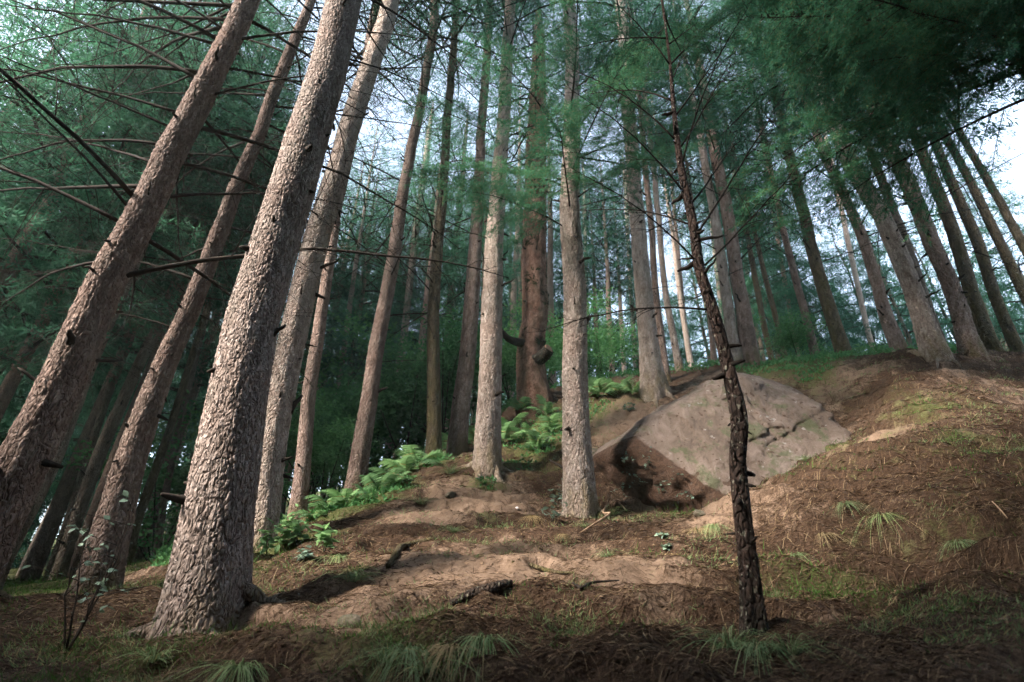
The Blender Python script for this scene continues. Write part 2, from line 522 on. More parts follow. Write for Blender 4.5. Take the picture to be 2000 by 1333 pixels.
# ------------------------------------------------------------------ trees: where they stand (photo pixels of the axis with width, distance)
# name key: (Y, [(px, py, width px), ...], bark, crown start, height, crown kind, label)
TREES = [
 ('left_lean', 4.6, [(-95, 1180, 150), (20, 950, 122), (184, 600, 90), (333, 300, 67), (438, 100, 55), (488, 0, 50)], 'bark_rose', 14.5, 21, 'N', 'thick brown conifer leaning in from the left edge with long bare branches'),
 ('slim_rose', 6.0, [(178, 1185, 96), (236, 960, 72), (325, 710, 50), (371, 600, 44), (430, 450, 37), (494, 300, 29), (545, 160, 26), (585, 50, 22)], 'bark_rose', 14, 20, 'A', 'slim rose-brown conifer between the left-edge trunk and the big rough trunk'),
 ('main', 4.0, [(392, 1225, 165), (427, 1000, 146), (465, 800, 124), (501, 600, 108), (585, 300, 90), (643, 100, 76), (672, 0, 72)], 'bark_main', 15, 23, 'N', 'big foreground conifer with deeply scaled grey bark and flared foot'),
 ('pale_behind_main', 6.6, [(512, 1050, 58), (545, 800, 60), (585, 600, 56), (667, 300, 46), (735, 100, 38), (762, 0, 35)], 'bark_pale', 14, 21, 'B', 'pale grey conifer just right of and behind the big rough trunk'),
 ('slim_brown', 9.0, [(578, 1018, 36), (602, 780, 29), (627, 600, 24), (655, 440, 20), (700, 200, 16), (735, 0, 13)], 'bark_rose', 11, 17, 'A', 'slender brown trunk behind the pale conifer, foot beside the ferns'),
 ('fern_edge', 10.0, [(693, 962, 42), (722, 780, 34), (751, 600, 29), (803, 300, 21), (832, 150, 18), (850, 0, 16)], 'bark_rose', 13, 22, 'B', 'brown conifer rising straight behind the bright ferns'),
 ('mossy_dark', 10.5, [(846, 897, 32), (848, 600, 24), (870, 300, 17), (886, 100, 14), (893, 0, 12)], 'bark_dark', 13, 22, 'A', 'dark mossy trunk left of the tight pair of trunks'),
 ('pair_thin', 11.0, [(893, 888, 40), (903, 760, 35), (920, 600, 30), (939, 300, 19), (948, 150, 16), (958, 0, 14)], 'bark_rose', 14, 23, 'B', 'tan conifer with a bulging foot between the mossy and the pale trunk'),
 ('pair_pale', 9.0, [(951, 914, 55), (956, 750, 45), (960, 600, 40), (977, 300, 27), (987, 150, 23), (995, 0, 20)], 'bark_pale', 14, 23, 'A', 'pale pink conifer standing on the sunlit earth bank, left of centre'),
 ('centre_pale', 7.8, [(1133, 1006, 66), (1125, 800, 52), (1120, 600, 45), (1114, 400, 38), (1115, 150, 28), (1112, 0, 24)], 'bark_pale', 12, 20, 'B', 'pale conifer standing alone beside the boulder cave'),
 ('boulder_back', 11.0, [(1277, 765, 52), (1266, 680, 40), (1259, 600, 35), (1240, 380, 30), (1222, 150, 24), (1210, 0, 20)], 'bark_pale', 12, 22, 'A', 'brown-grey conifer on the bank directly behind the boulder'),
 ('twin_a', 12.0, [(1302, 745, 18), (1285, 600, 14), (1266, 380, 12), (1245, 150, 10)], 'bark_rose', 11, 20, 'B', 'thin trunk tucked against the conifer behind the boulder'),
 ('twin_b', 13.0, [(1330, 738, 16), (1303, 600, 13), (1284, 400, 11), (1262, 200, 9)], 'bark_pale', 12, 20, 'A', 'thin pinkish trunk, right-hand one of the cluster behind the boulder'),
 ('rose_back', 12.0, [(1441, 712, 24), (1423, 600, 23), (1392, 400, 18), (1355, 200, 13)], 'bark_pale', 10, 18, 'B', 'pale spotted trunk behind the top of the dark sapling'),
 ('crest_left', 12.0, [(1469, 714, 40), (1450, 600, 32), (1412, 380, 24), (1372, 150, 18)], 'bark_rose', 9, 20, 'A', 'olive-brown conifer on the crest just right of the dark sapling'),
 ('crest_thin', 13.0, [(1592, 692, 20), (1567, 600, 17), (1528, 440, 13), (1490, 250, 10)], 'bark_rose', 8, 17, 'A', 'thin trunk standing on the grassy crest with an orange-lit foot'),
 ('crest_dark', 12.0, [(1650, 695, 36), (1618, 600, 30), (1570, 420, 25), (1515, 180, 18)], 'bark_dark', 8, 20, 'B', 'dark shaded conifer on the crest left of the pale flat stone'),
 ('crest_mid', 10.5, [(1757, 686, 38), (1725, 600, 30), (1670, 430, 23), (1611, 300, 19), (1580, 220, 16)], 'bark_rose', 8, 18, 'A', 'medium brown trunk on the crest beside the stout rough one'),
 ('crest_stout', 9.0, [(1825, 692, 58), (1796, 600, 45), (1745, 480, 41), (1655, 300, 36), (1570, 90, 26)], 'bark_pale', 8, 19, 'B', 'stout rough-barked conifer on the crest, lit on its left side'),
 ('crest_back', 11.5, [(1842, 680, 26), (1772, 480, 24), (1715, 330, 20), (1660, 190, 16)], 'bark_far', 9, 19, 'A', 'thin shaded trunk showing just behind the stout crest conifer'),
 ('crest_right', 9.3, [(1900, 692, 50), (1872, 600, 42), (1820, 470, 39), (1745, 300, 36), (1650, 70, 26)], 'bark_rose', 8, 19, 'A', 'second stout conifer on the crest, dappled bark, right of the first'),
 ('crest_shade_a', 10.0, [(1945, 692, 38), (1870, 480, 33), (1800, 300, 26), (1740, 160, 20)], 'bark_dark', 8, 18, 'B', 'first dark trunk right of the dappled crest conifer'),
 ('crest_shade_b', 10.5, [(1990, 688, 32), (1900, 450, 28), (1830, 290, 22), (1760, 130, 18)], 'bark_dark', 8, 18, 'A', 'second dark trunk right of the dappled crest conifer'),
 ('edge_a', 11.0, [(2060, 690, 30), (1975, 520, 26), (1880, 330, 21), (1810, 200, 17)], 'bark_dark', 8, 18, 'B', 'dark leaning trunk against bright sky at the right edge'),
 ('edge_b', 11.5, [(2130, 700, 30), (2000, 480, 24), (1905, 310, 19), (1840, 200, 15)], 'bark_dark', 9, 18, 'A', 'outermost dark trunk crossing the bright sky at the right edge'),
 # dim trees behind
 ('left_green', 8.5, [(-20, 1165, 34), (110, 890, 28), (190, 690, 24), (300, 430, 18)], 'bark_far', 9, 17, 'B', 'greenish thin trunk between the two left leaning conifers'),
 ('left_thin_a', 12, [(95, 1125, 20), (170, 900, 17), (225, 730, 15), (330, 430, 11)], 'bark_far', 9, 18, 'A', 'dim slender trunk left of the slim rose-brown conifer, left one of two'),
 ('left_grey', 11, [(110, 1135, 32), (195, 880, 29), (265, 730, 25), (390, 430, 18)], 'bark_far', 10, 18, 'B', 'dim grey trunk close left of the slim rose-brown conifer'),
 ('left_gap_a', 12, [(245, 1120, 22), (262, 1040, 21), (300, 930, 19), (335, 830, 17), (362, 740, 15), (440, 480, 10)], 'bark_dark', 10, 17, 'A', 'crooked mossy stem in the gap left of the big rough trunk'),
 ('left_gap_b', 13, [(300, 1105, 18), (325, 960, 15), (360, 800, 13), (430, 520, 10)], 'bark_far', 10, 18, 'B', 'dim straight stem in the gap left of the big rough trunk'),
 ('mid_pale', 18, [(758, 868, 18), (782, 700, 16), (806, 510, 13), (840, 250, 9)], 'bark_pale', 9, 20, 'A', 'pale grey trunk deep behind, between the fern conifer and the mossy trunk'),
 ('mid_red', 17, [(800, 862, 15), (826, 660, 13), (850, 440, 10)], 'bark_rose', 9, 18, 'B', 'dull reddish trunk deep behind, just left of the mossy trunk'),
 ('mid_gap', 19, [(868, 730, 15), (884, 540, 13), (905, 330, 10)], 'bark_far', 10, 20, 'A', 'dim thin trunk seen between the mossy and the tan trunk'),
 ('mid_left_a', 19, [(602, 890, 15), (632, 720, 13), (672, 520, 10)], 'bark_rose', 9, 18, 'B', 'thin leaning brown trunk deep behind, right of the slender brown trunk'),
 ('mid_left_b', 20, [(655, 930, 14), (672, 790, 12), (705, 560, 9)], 'bark_far', 9, 19, 'A', 'dim thin trunk just left of the fern conifer, deep in the forest'),
 ('mid_left_c', 21, [(730, 900, 12), (748, 780, 11), (790, 560, 8)], 'bark_far', 9, 19, 'B', 'dim thin trunk just right of the fern conifer, deep in the forest'),
 ('old_gap_a', 18, [(995, 748, 14), (1003, 600, 12), (1010, 450, 9)], 'bark_pale', 9, 19, 'A', 'pale thin trunk close left of the knobbly old tree'),
 ('old_gap_b', 19, [(1080, 745, 14), (1075, 560, 12), (1074, 400, 9)], 'bark_rose', 9, 19, 'B', 'brown thin trunk close right of the knobbly old tree'),
 ('glade_a', 20, [(1170, 748, 9), (1166, 660, 8), (1160, 520, 6)], 'bark_rose', 5, 12, 'C', 'first thin stem in the dark glade right of the centre conifer'),
 ('glade_b', 19, [(1198, 748, 13), (1192, 660, 11), (1186, 520, 8)], 'bark_rose', 5, 13, 'C', 'second thin stem in the dark glade right of the centre conifer'),
 ('glade_c', 20, [(1220, 748, 10), (1215, 660, 9), (1208, 520, 6)], 'bark_pale', 5, 12, 'C', 'third thin stem in the dark glade right of the centre conifer'),
 ('gap_pale', 18, [(1352, 728, 13), (1335, 620, 11), (1312, 450, 8)], 'bark_pale', 8, 17, 'A', 'pale thin trunk left of the dark sapling, behind the boulder'),
 ('orange_stem', 14, [(1398, 728, 13), (1390, 660, 11), (1372, 520, 8)], 'bark_rose', 6, 14, 'C', 'tan thin stem just left of the dark sapling, above the boulder'),
 ('crest_gap_a', 17, [(1505, 700, 14), (1478, 560, 12), (1450, 400, 9)], 'bark_dark', 6, 16, 'C', 'left of two dark thin stems behind the grassy crest'),
 ('crest_gap_b', 16, [(1532, 698, 13), (1500, 560, 11), (1466, 420, 8)], 'bark_dark', 6, 16, 'C', 'right of two dark thin stems behind the grassy crest'),
]
_r = np.random.default_rng(404)
for _i, (_px, _py, _Y, _w, _lean) in enumerate([(40, 1120, 15, 15, 95), (70, 1110, 17, 12, 85), (140, 1105, 18, 13, 80), (205, 1100, 16, 15, 70), (275, 1085, 19, 11, 62), (285, 1095, 15, 13, 60), (345, 1075, 17, 12, 52), (560, 960, 20, 12, 30),
                                               (610, 930, 22, 10, 26), (640, 915, 17, 13, 28), (680, 900, 24, 9, 22), (715, 880, 22, 10, 20), (775, 850, 24, 9, 16), (815, 820, 22, 11, 14), (875, 780, 25, 9, 10), (925, 760, 24, 9, 8), (1015, 745, 24, 8, 0),
                                               (1150, 745, 24, 8, -5), (1240, 742, 24, 9, -10), (1345, 725, 22, 9, -18), (1420, 715, 22, 10, -22), (1480, 700, 23, 9, -26), (1555, 692, 20, 11, -32), (1700, 680, 18, 14, -42)]):
    TREES.append(('far_%d' % _i, _Y, [(_px, _py, _w), (_px + _lean, _py - 200, _w * .85), (_px + 2 * _lean, _py - 400, _w * .68)], ['bark_pale', 'bark_rose', 'bark_pale'][_i % 3], 10, 18, 'AB'[_i % 2], None))
SAPLING = (3.1, [(1474, 1252, 44), (1464, 1130, 37), (1450, 1000, 34), (1441, 900, 33), (1444, 830, 35), (1426, 735, 28), (1397, 620, 24), (1368, 530, 22), (1354, 440, 19), (1330, 330, 15), (1318, 230, 10), (1308, 120, 6)])
OLD = (12.0, [(1046, 790, 70), (1038, 735, 60), (1036, 690, 52), (1045, 620, 50), (1043, 520, 48), (1045, 420, 44), (1046, 330, 40), (1052, 150, 30)])

# ------------------------------------------------------------------ the ground
CTRL = [(-300, 1333, 2.9), (0, 1333, 2.8), (300, 1333, 2.7), (600, 1333, 2.6), (1000, 1333, 2.5), (1350, 1333, 2.4), (1700, 1333, 2.3), (2000, 1333, 2.2), (2300, 1300, 2.3),
        (820, 1255, 2.95), (960, 1235, 3.15), (1000, 1190, 3.5), (1200, 1200, 3.4), (800, 1190, 3.5), (640, 1220, 3.25),
        (1000, 1110, 4.5), (780, 1110, 4.6), (1200, 1120, 4.3), (860, 1060, 5.6), (1100, 1050, 5.8), (1000, 1010, 6.9), (820, 1000, 7.2), (950, 955, 8.2),
        (500, 1090, 5.2), (600, 1050, 6.2), (560, 1160, 4.2), (620, 1005, 8.2), (760, 935, 9.4),
        (400, 1215, 4.0), (200, 1250, 3.9), (178, 1180, 6.0), (-85, 1180, 4.6), (0, 1250, 3.6), (-400, 1220, 5), (100, 1133, 10), (300, 1098, 12), (250, 1150, 7),
        (578, 1018, 9.0), (693, 962, 10), (846, 897, 10.5), (893, 888, 11), (951, 912, 9), (1048, 785, 12), (1133, 1003, 7.8), (1060, 900, 9.6), (1090, 850, 10.4),
        (1210, 1003, 7.5), (1300, 1006, 7.35), (1290, 1000, 8.2), (1220, 1000, 8.1), (1390, 990, 7.0), (1170, 860, 9.5), (1230, 815, 10.2), (1277, 764, 11), (1310, 742, 12), (1441, 712, 12.0), (1467, 713, 12),
        (1330, 1010, 6.8), (1500, 945, 6.8), (1655, 862, 7.5), (1690, 800, 8.5), (1500, 722, 11), (1600, 700, 11.2), (1700, 695, 10.6), (1822, 692, 9.0), (1898, 692, 9.3), (2000, 690, 9.2), (2200, 700, 9.5),
        (1480, 960, 5.8), (1600, 955, 5.5), (1750, 945, 5.1), (1900, 935, 4.8), (2050, 920, 4.8), (1520, 1100, 4.7), (1650, 1120, 4.4), (1780, 1130, 4.2), (1950, 1120, 3.7),
        (1720, 860, 6.3), (1900, 800, 6.9), (2100, 800, 7), (1740, 760, 8.2), (1950, 745, 8.2),
        (1350, 1080, 4.8), (1450, 1180, 3.6), (1472, 1247, 3.1), (1700, 1230, 2.9), (2000, 1230, 2.6), (1850, 1180, 3.2)]
cp = [P(*c) for c in CTRL]
# behind the crest and round about, in metres
far = [(-6, -6, -3.2), (0, -6, -3.0), (6, -6, -2.8), (0, 0, -1.05), (-4, 0, -1.2), (4, 0.3, -0.75), (-12, 2, -1.8), (12, 3, 1.2), (9, 2, .5),
       (-14, 14, 1.0), (-9, 18, 2.4), (-5, 20, 3.6), (0, 20, 6.6), (4, 18, 8.0), (8, 17, 7.4), (14, 15, 7.4), (-22, 22, 2.4), (-12, 30, 4.6), (0, 32, 10), (12, 28, 9.2), (22, 20, 8),
       (-6, 14, 2.3), (-2.5, 14, 4.3), (-40, 40, 5), (0, 60, 18), (40, 50, 15), (-60, 10, -2), (60, 10, 9), (-40, -20, -8), (40, -20, -4), (-60, 80, 12), (60, 80, 22), (0, 90, 26)]
CPT = np.array([(c[0], c[1], c[2]) for c in cp] + far)


def tps_fit(pts, lam=0.02):
    n = len(pts)
    d = np.hypot(pts[:, None, 0] - pts[None, :, 0], pts[:, None, 1] - pts[None, :, 1])
    K = np.where(d > 0, d * d * np.log(d + 1e-12), 0) + lam * np.eye(n)
    A = np.zeros((n + 3, n + 3))
    A[:n, :n] = K
    A[:n, n] = 1
    A[:n, n + 1:] = pts[:, :2]
    A[n, :n] = 1
    A[n + 1:, :n] = pts[:, :2].T
    return np.linalg.solve(A, np.r_[pts[:, 2], 0, 0, 0])


TW = tps_fit(CPT)


def ground_base(x, y):
    x, y = np.atleast_1d(np.asarray(x, float)), np.atleast_1d(np.asarray(y, float))
    out = np.zeros(x.size)
    xf, yf = x.ravel(), y.ravel()
    for s in range(0, x.size, 40000):
        sl = slice(s, s + 40000)
        d2 = (xf[sl, None] - CPT[None, :, 0])**2 + (yf[sl, None] - CPT[None, :, 1])**2
        out[sl] = (0.5 * d2 * np.log(d2 + 1e-18)) @ TW[:-3] + TW[-3] + TW[-2] * xf[sl] + TW[-1] * yf[sl]
    return out.reshape(x.shape)


BUMPS = [(*P(a_, b_, c_)[:2], r_, h_) for a_, b_, c_, r_, h_ in ((1820, 985, 4.6, .5, .08), (1960, 1010, 3.9, .45, .09), (1590, 1010, 5.2, .4, .13), (1700, 1120, 4.3, .42, .10), (1890, 1150, 3.4, .4, .09), (1520, 1120, 4.5, .3, .08), (850, 1225, 3.2, .32, .10), (1010, 1225, 3.2, .26, .08), (640, 1290, 2.8, .25, .07), (1250, 1290, 2.8, .3, .05))]


def ground_z(x, y):
    x, y = np.atleast_1d(np.asarray(x, float)), np.atleast_1d(np.asarray(y, float))
    z = ground_base(x, y)
    near = smooth((16 - np.hypot(x - 1, y - 5)) / 6)
    # eroded ledges following the contours
    s = z + 0.16 * fbm2(x * 0.7, y * 0.7, 3, 3) + 0.06 * fbm2(x * 4, y * 4, 3, 5)
    h = 0.27
    t = s / h
    fr = t - np.floor(t)
    led = smooth((fr - 0.62) / 0.32) - fr
    amp = smooth((fbm2(x * 0.6 + 4, y * 0.8, 3, 11) + 0.6) / 0.6)
    z = z + near * amp * led * h * 0.7
    z = z + near * (0.06 * fbm2(x * 1.6, y * 1.6, 4, 21) + 0.045 * fbm2(x * 6, y * 6, 3, 31) + 0.02 * fbm2(x * 18, y * 18, 2, 41))
    for bx, by, br, bh in BUMPS:
        d = np.hypot((x - bx) / br, (y - by) / (br * .75)) + .18 * fbm2(x * 3.1, y * 3.1, 2, 81)
        z = z + bh * smooth((1.15 - d) / .75)
    z = z + (1 - near) * 0.35 * fbm2(x * 0.25, y * 0.25, 3, 51)
    return z


def gz(x, y):
    return float(ground_z(x, y)[0])


def axis(lo, hi, fine_lo, fine_hi, step, grow=1.12):
    a = list(np.arange(fine_lo, fine_hi + 1e-6, step))
    s, v = step, fine_hi
    while v < hi:
        s *= grow
        v += s
        a.append(v)
    s, v = step, fine_lo
    while v > lo:
        s *= grow
        v -= s
        a.insert(0, v)
    return np.array(a)


gx = axis(-130, 130, -4.2, 8.2, 0.034)
gy = axis(-60, 170, 2.2, 9.6, 0.032)
X, Y_ = np.meshgrid(gx, gy)
Z = ground_z(X.ravel(), Y_.ravel())
xs, ys = X.ravel(), Y_.ravel()
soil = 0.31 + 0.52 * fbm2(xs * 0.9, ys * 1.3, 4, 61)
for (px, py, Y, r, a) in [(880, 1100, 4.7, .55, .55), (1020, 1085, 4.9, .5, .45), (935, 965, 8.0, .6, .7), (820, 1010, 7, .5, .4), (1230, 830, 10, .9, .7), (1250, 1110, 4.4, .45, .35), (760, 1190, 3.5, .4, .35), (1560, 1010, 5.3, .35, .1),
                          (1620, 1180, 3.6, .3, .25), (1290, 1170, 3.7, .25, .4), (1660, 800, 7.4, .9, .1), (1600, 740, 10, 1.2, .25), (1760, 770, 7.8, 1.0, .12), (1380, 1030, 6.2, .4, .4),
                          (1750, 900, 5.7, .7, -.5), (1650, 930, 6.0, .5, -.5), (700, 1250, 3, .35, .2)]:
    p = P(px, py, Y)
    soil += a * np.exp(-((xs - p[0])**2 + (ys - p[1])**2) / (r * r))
moss = 0.27 + 0.5 * fbm2(xs * 0.8 + 9, ys * 1.1, 4, 71)
for (px, py, Y, r, a) in [(950, 945, 8.4, .35, .5), (950, 1000, 7.0, .35, .45), (1140, 1010, 7.7, .45, .55), (1250, 1000, 7.6, .5, .4), (1390, 980, 6.9, .35, .6), (740, 1240, 3.0, .4, .4), (690, 1120, 4.7, .25, .5), (1620, 850, 7.6, .35, .6),
                          (830, 920, 10, .7, .5), (700, 1000, 8.5, .8, .6), (560, 1060, 6, .6, .4), (1780, 790, 7.3, .8, .2), (1950, 830, 6, 1.0, .2), (1540, 700, 11.5, 1.4, .7), (1050, 860, 10.5, 1.2, .6), (1600, 1140, 4.2, .4, .35),
                          (300, 1240, 3.8, .5, .3), (1000, 1150, 3.9, .25, .4), (400, 1290, 3.0, .6, .35)]:
    p = P(px, py, Y)
    moss += a * np.exp(-((xs - p[0])**2 + (ys - p[1])**2) / (r * r))
moss += 0.45 * smooth((np.hypot(xs - 2, ys - 5) - 8) / 5)
moss += 0.3 * smooth((-3.2 - xs) / 1.5)
ny, nx = X.shape
ii, jj = np.meshgrid(np.arange(ny - 1), np.arange(nx - 1), indexing='ij')
gq = np.stack([ii * nx + jj, ii * nx + jj + 1, (ii + 1) * nx + jj + 1, (ii + 1) * nx + jj], -1).reshape(-1, 4)
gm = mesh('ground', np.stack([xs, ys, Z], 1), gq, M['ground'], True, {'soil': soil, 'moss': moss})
link('ground', gm, kind='structure')
GSOIL, GMOSS = soil.reshape(X.shape), moss.reshape(X.shape)


def sample_grid(G, x, y):
    i = np.clip(np.searchsorted(gy, y) - 1, 0, ny - 2)
    j = np.clip(np.searchsorted(gx, x) - 1, 0, nx - 2)
    return G[i, j]


GZ = Z.reshape(X.shape)


def fast_z(x, y):
    i = np.clip(np.searchsorted(gy, y) - 1, 0, ny - 2)
    j = np.clip(np.searchsorted(gx, x) - 1, 0, nx - 2)
    fx = np.clip((x - gx[j]) / (gx[j + 1] - gx[j]), 0, 1)
    fy = np.clip((y - gy[i]) / (gy[i + 1] - gy[i]), 0, 1)
    return (GZ[i, j] * (1 - fx) + GZ[i, j + 1] * fx) * (1 - fy) + (GZ[i + 1, j] * (1 - fx) + GZ[i + 1, j + 1] * fx) * fy


# ------------------------------------------------------------------ boulder
def make_boulder():
    def pl(a, b, c_):
        n = np.cross(b - a, c_ - a)
        n /= np.linalg.norm(n)
        return (n if n @ (a - c) > 0 else -n), a
    c = P(1420, 850, 9.0)
    lipa, lipb = P(1232, 866, 7.95), P(1392, 975, 7.4)
    planes = [pl(P(1440, 965, 7.1), P(1640, 850, 7.4), P(1540, 764, 8.1)),            # front right
              pl(lipa, lipb, P(1428, 748, 8.45)),                                       # front left
              pl(P(1420, 730, 8.5), P(1162, 884, 8.0), P(1285, 806, 10.6)),
              ((-0.36, -0.22, 0.9), P(1368, 737, 8.6)), ((0.12, -0.55, 0.83), P(1490, 742, 8.3)),            # long left slope
              pl(lipa, lipb, lipa + np.array([0.0, 1.0, -0.9])),                       # undercut hollow
              ((0.9, -0.36, 0.16), P(1646, 822, 8.0)), ((0, 1, 0.2), np.array([4.2, 11.3, 3.0])),
              pl(P(1440, 732, 8.5), P(1640, 792, 8.0), P(1530, 744, 10.8)),             # top
              ((-0.93, -0.2, 0.12), P(1160, 900, 8.3)), ((0.1, 0, -1), np.array([3.6, 9, 0.9])),
              ((-0.85, -0.5, 0.0), P(1185, 890, 7.95))]
    nu, nv = 310, 170
    th = np.linspace(0, 2 * np.pi, nu, endpoint=False)
    ph = np.linspace(0.001, np.pi - 0.001, nv)
    T, PH = np.meshgrid(th, ph)
    D = np.stack([np.cos(T) * np.sin(PH), np.sin(T) * np.sin(PH), np.cos(PH)], -1).reshape(-1, 3)
    inv = []
    for n, p in planes:
        n = np.array(n, float)
        n /= np.linalg.norm(n)
        d = n @ (p - c)
        inv.append(np.maximum(D @ n, 0.0) / d)
    inv = np.array(inv)
    kk = 11.0
    r = 1.0 / ((inv**kk).sum(0)**(1 / kk) + 1e-6)
    r = np.minimum(r, 5)
    Pt = c + D * r[:, None]
    nz = 0.18 * fbm3(Pt * 0.9, 3, 5) + 0.055 * fbm3(Pt * np.array([2.2, 2.2, 1.4]), 3, 9) + 0.03 * fbm3(Pt * np.array([7, 7, 3.5]), 3, 12) + 0.018 * fbm3(Pt * 14, 2, 15)
    # a long crack running down the front and a shallow ledge
    wob = 0.22 * fbm3(Pt * 1.1, 3, 33) + 0.05 * fbm3(Pt * 5, 2, 34)
    for nx_, ny_, nz_, d_, wd_, dp_ in ((1, 0, .35, 5.0, .03, .06), (.55, .1, -.85, 0.05, .03, .06), (-.3, .1, .95, 1.25, .03, .04)):
        cr = np.abs(nx_ * Pt[:, 0] + ny_ * (Pt[:, 1] - 8) + nz_ * Pt[:, 2] - d_ + wob)
        nz -= dp_ * np.exp(-(cr / wd_)**2) * smooth((vnoise3(Pt * .9 + d_, 60) - .3) / .2)
    nz += 0.05 * (smooth((fbm3(Pt * np.array([1.6, 1.6, 2.4]), 2, 71) + .05) / .1) - .5)          # broken ledges
    Pt = Pt + D * nz[:, None]
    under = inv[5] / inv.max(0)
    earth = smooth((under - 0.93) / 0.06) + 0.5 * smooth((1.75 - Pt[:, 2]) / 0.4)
    # the undercut face is crumbly
    Pt += D * (0.12 * fbm3(Pt * 5, 3, 40) * smooth((under - 0.93) / 0.06))[:, None]
    ii, jj = np.meshgrid(np.arange(nv - 1), np.arange(nu), indexing='ij')
    j2 = (jj + 1) % nu
    Q = np.stack([ii * nu + jj, (ii + 1) * nu + jj, (ii + 1) * nu + j2, ii * nu + j2], -1).reshape(-1, 4)
    base = np.array([c[0], c[1], 1.0])
    return mesh('boulder', Pt - base, Q, M['rock'], True, {'earth': earth}), base


bm_, bbase = make_boulder()
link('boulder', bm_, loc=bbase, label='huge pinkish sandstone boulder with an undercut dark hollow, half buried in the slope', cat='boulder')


# ------------------------------------------------------------------ tree building blocks
def trunk_data(key, pts, rads, height, nseg, ring, cell, amp, flare, seed, mat, swell=0.05, fine_h=0, sway=0.0):
    """pts: axis in world metres (base first); the trunk is carried on along its last direction up to `height`"""
    pts = np.asarray(pts, float)
    rads = np.asarray(rads, float)
    d = pts[-1] - pts[-2]
    d = d / max(d[2], 1e-3)
    d[:2] *= 0.6
    top = pts[0][2] + height
    while pts[-1][2] < top - 0.01:
        st = min(4.0, top - pts[-1][2])
        left = (top - pts[-1][2] - st) / max(top - pts[-1][2], 0.01)
        pts = np.vstack([pts, pts[-1] + d * st])
        rads = np.r_[rads, max(0.02, rads[-1] * (0.25 + 0.75 * left))]
    foot = pts[0] - np.array([0, 0, 0.5])
    pts = np.vstack([foot, pts])
    rads = np.r_[rads[0] * 1.06, rads]
    base = pts[1].copy()
    L = pts[-1][2] - pts[0][2]
    n = int(L / ring)
    sp = catmull(np.c_[pts, rads], n)
    if fine_h:                                   # full detail only as high as the picture shows
        hz = sp[:, 2] - base[2]
        sp = np.vstack([sp[hz < fine_h], sp[hz >= fine_h][::8], sp[-1:]])
        n = len(sp)
    zz = sp[:, 2] - base[2]
    th = np.linspace(0, 2 * np.pi, nseg, endpoint=False)
    T, ZZ = np.meshgrid(th, zz)
    if sway:
        fade = smooth(zz / 1.5)
        sp[:, 0] += sway * fade * fbm2(zz * 0.45 + seed * 3.7, 0 * zz + 1, 3, seed)
        sp[:, 1] += sway * fade * fbm2(zz * 0.45 + seed * 1.3, 0 * zz + 9, 3, seed + 1)
    R = np.repeat(sp[:, 3:4], nseg, 1)
    if flare:
        lob = 1 + 0.45 * np.cos(3 * T + seed) + 0.3 * np.cos(5 * T + 2.1 * seed)
        R = R * (1 + flare * np.exp(-np.clip(ZZ, 0, None) / 0.28) * lob)
    R = R * (1 + swell * fbm2(np.cos(T) * 1.3 + 5 + seed, ZZ * 1.4 + np.sin(T) * 1.3, 3, seed))
    tint = 0.5 + 0 * T
    if cell:
        nc = max(8, int(round(2 * np.pi * rads[1] / cell)))
        a = T / (2 * np.pi) * nc
        b = ZZ / (cell * 2.9)
        wa = 0.95 * (vnoise2(np.cos(T) * nc * .35 + 11, ZZ / cell * .6 + np.sin(T) * nc * .35, seed + 1) - .5)
        wb = 0.9 * (vnoise2(np.cos(T) * nc * .3 + 31, ZZ / cell * .7 + np.sin(T) * nc * .3, seed + 2) - .5)
        gap, idv = voronoi_cyl((a + wa).ravel(), (b + wb).ravel(), nc, seed)
        gap2, idv2 = voronoi_cyl((2 * a + 2.2 * wb).ravel(), (2 * b + 2.5 * wa).ravel(), 2 * nc, seed + 50)
        gap, idv, gap2, idv2 = (g.reshape(T.shape) for g in (gap, idv, gap2, idv2))
        fur = np.abs(vnoise2(np.cos(T) * nc * .42 + 3 + wb, ZZ / cell * .16 + np.sin(T) * nc * .42, seed + 4) - .5)
        plate = np.minimum(smooth(gap / 0.17), 0.25 + 0.75 * smooth(fur / 0.09))
        fine = vnoise2(np.cos(T) * nc * 1.6 + 7, ZZ / cell * 1.6 + np.sin(T) * nc * 1.6, seed + 3) - 0.5
        R = R + amp * (plate * (0.6 + 0.7 * idv) * (0.72 + 0.28 * smooth(gap2 / .22) * (.5 + idv2)) - 0.7 + 0.45 * fine)
        tint = 0.1 + 0.5 * idv + 0.3 * idv2 + 0.3 * fine
    Vx = sp[:, 0:1] + R * np.cos(T) - base[0]
    Vy = sp[:, 1:2] + R * np.sin(T) - base[1]
    V = np.stack([Vx, Vy, ZZ], -1).reshape(-1, 3)
    ii, jj = np.meshgrid(np.arange(n - 1), np.arange(nseg), indexing='ij')
    j2 = (jj + 1) % nseg
    Q = np.stack([ii * nseg + jj, ii * nseg + j2, (ii + 1) * nseg + j2, (ii + 1) * nseg + jj], -1).reshape(-1, 4)
    m = mesh('trunk', V, Q, mat, True, {'tint': tint.ravel(), 'height': np.clip(ZZ, 0, 50).ravel()})
    return m, base, sp


def perp(v):
    a = np.cross(v, [0, 0, 1.0])
    return a / (np.linalg.norm(a) + 1e-9)


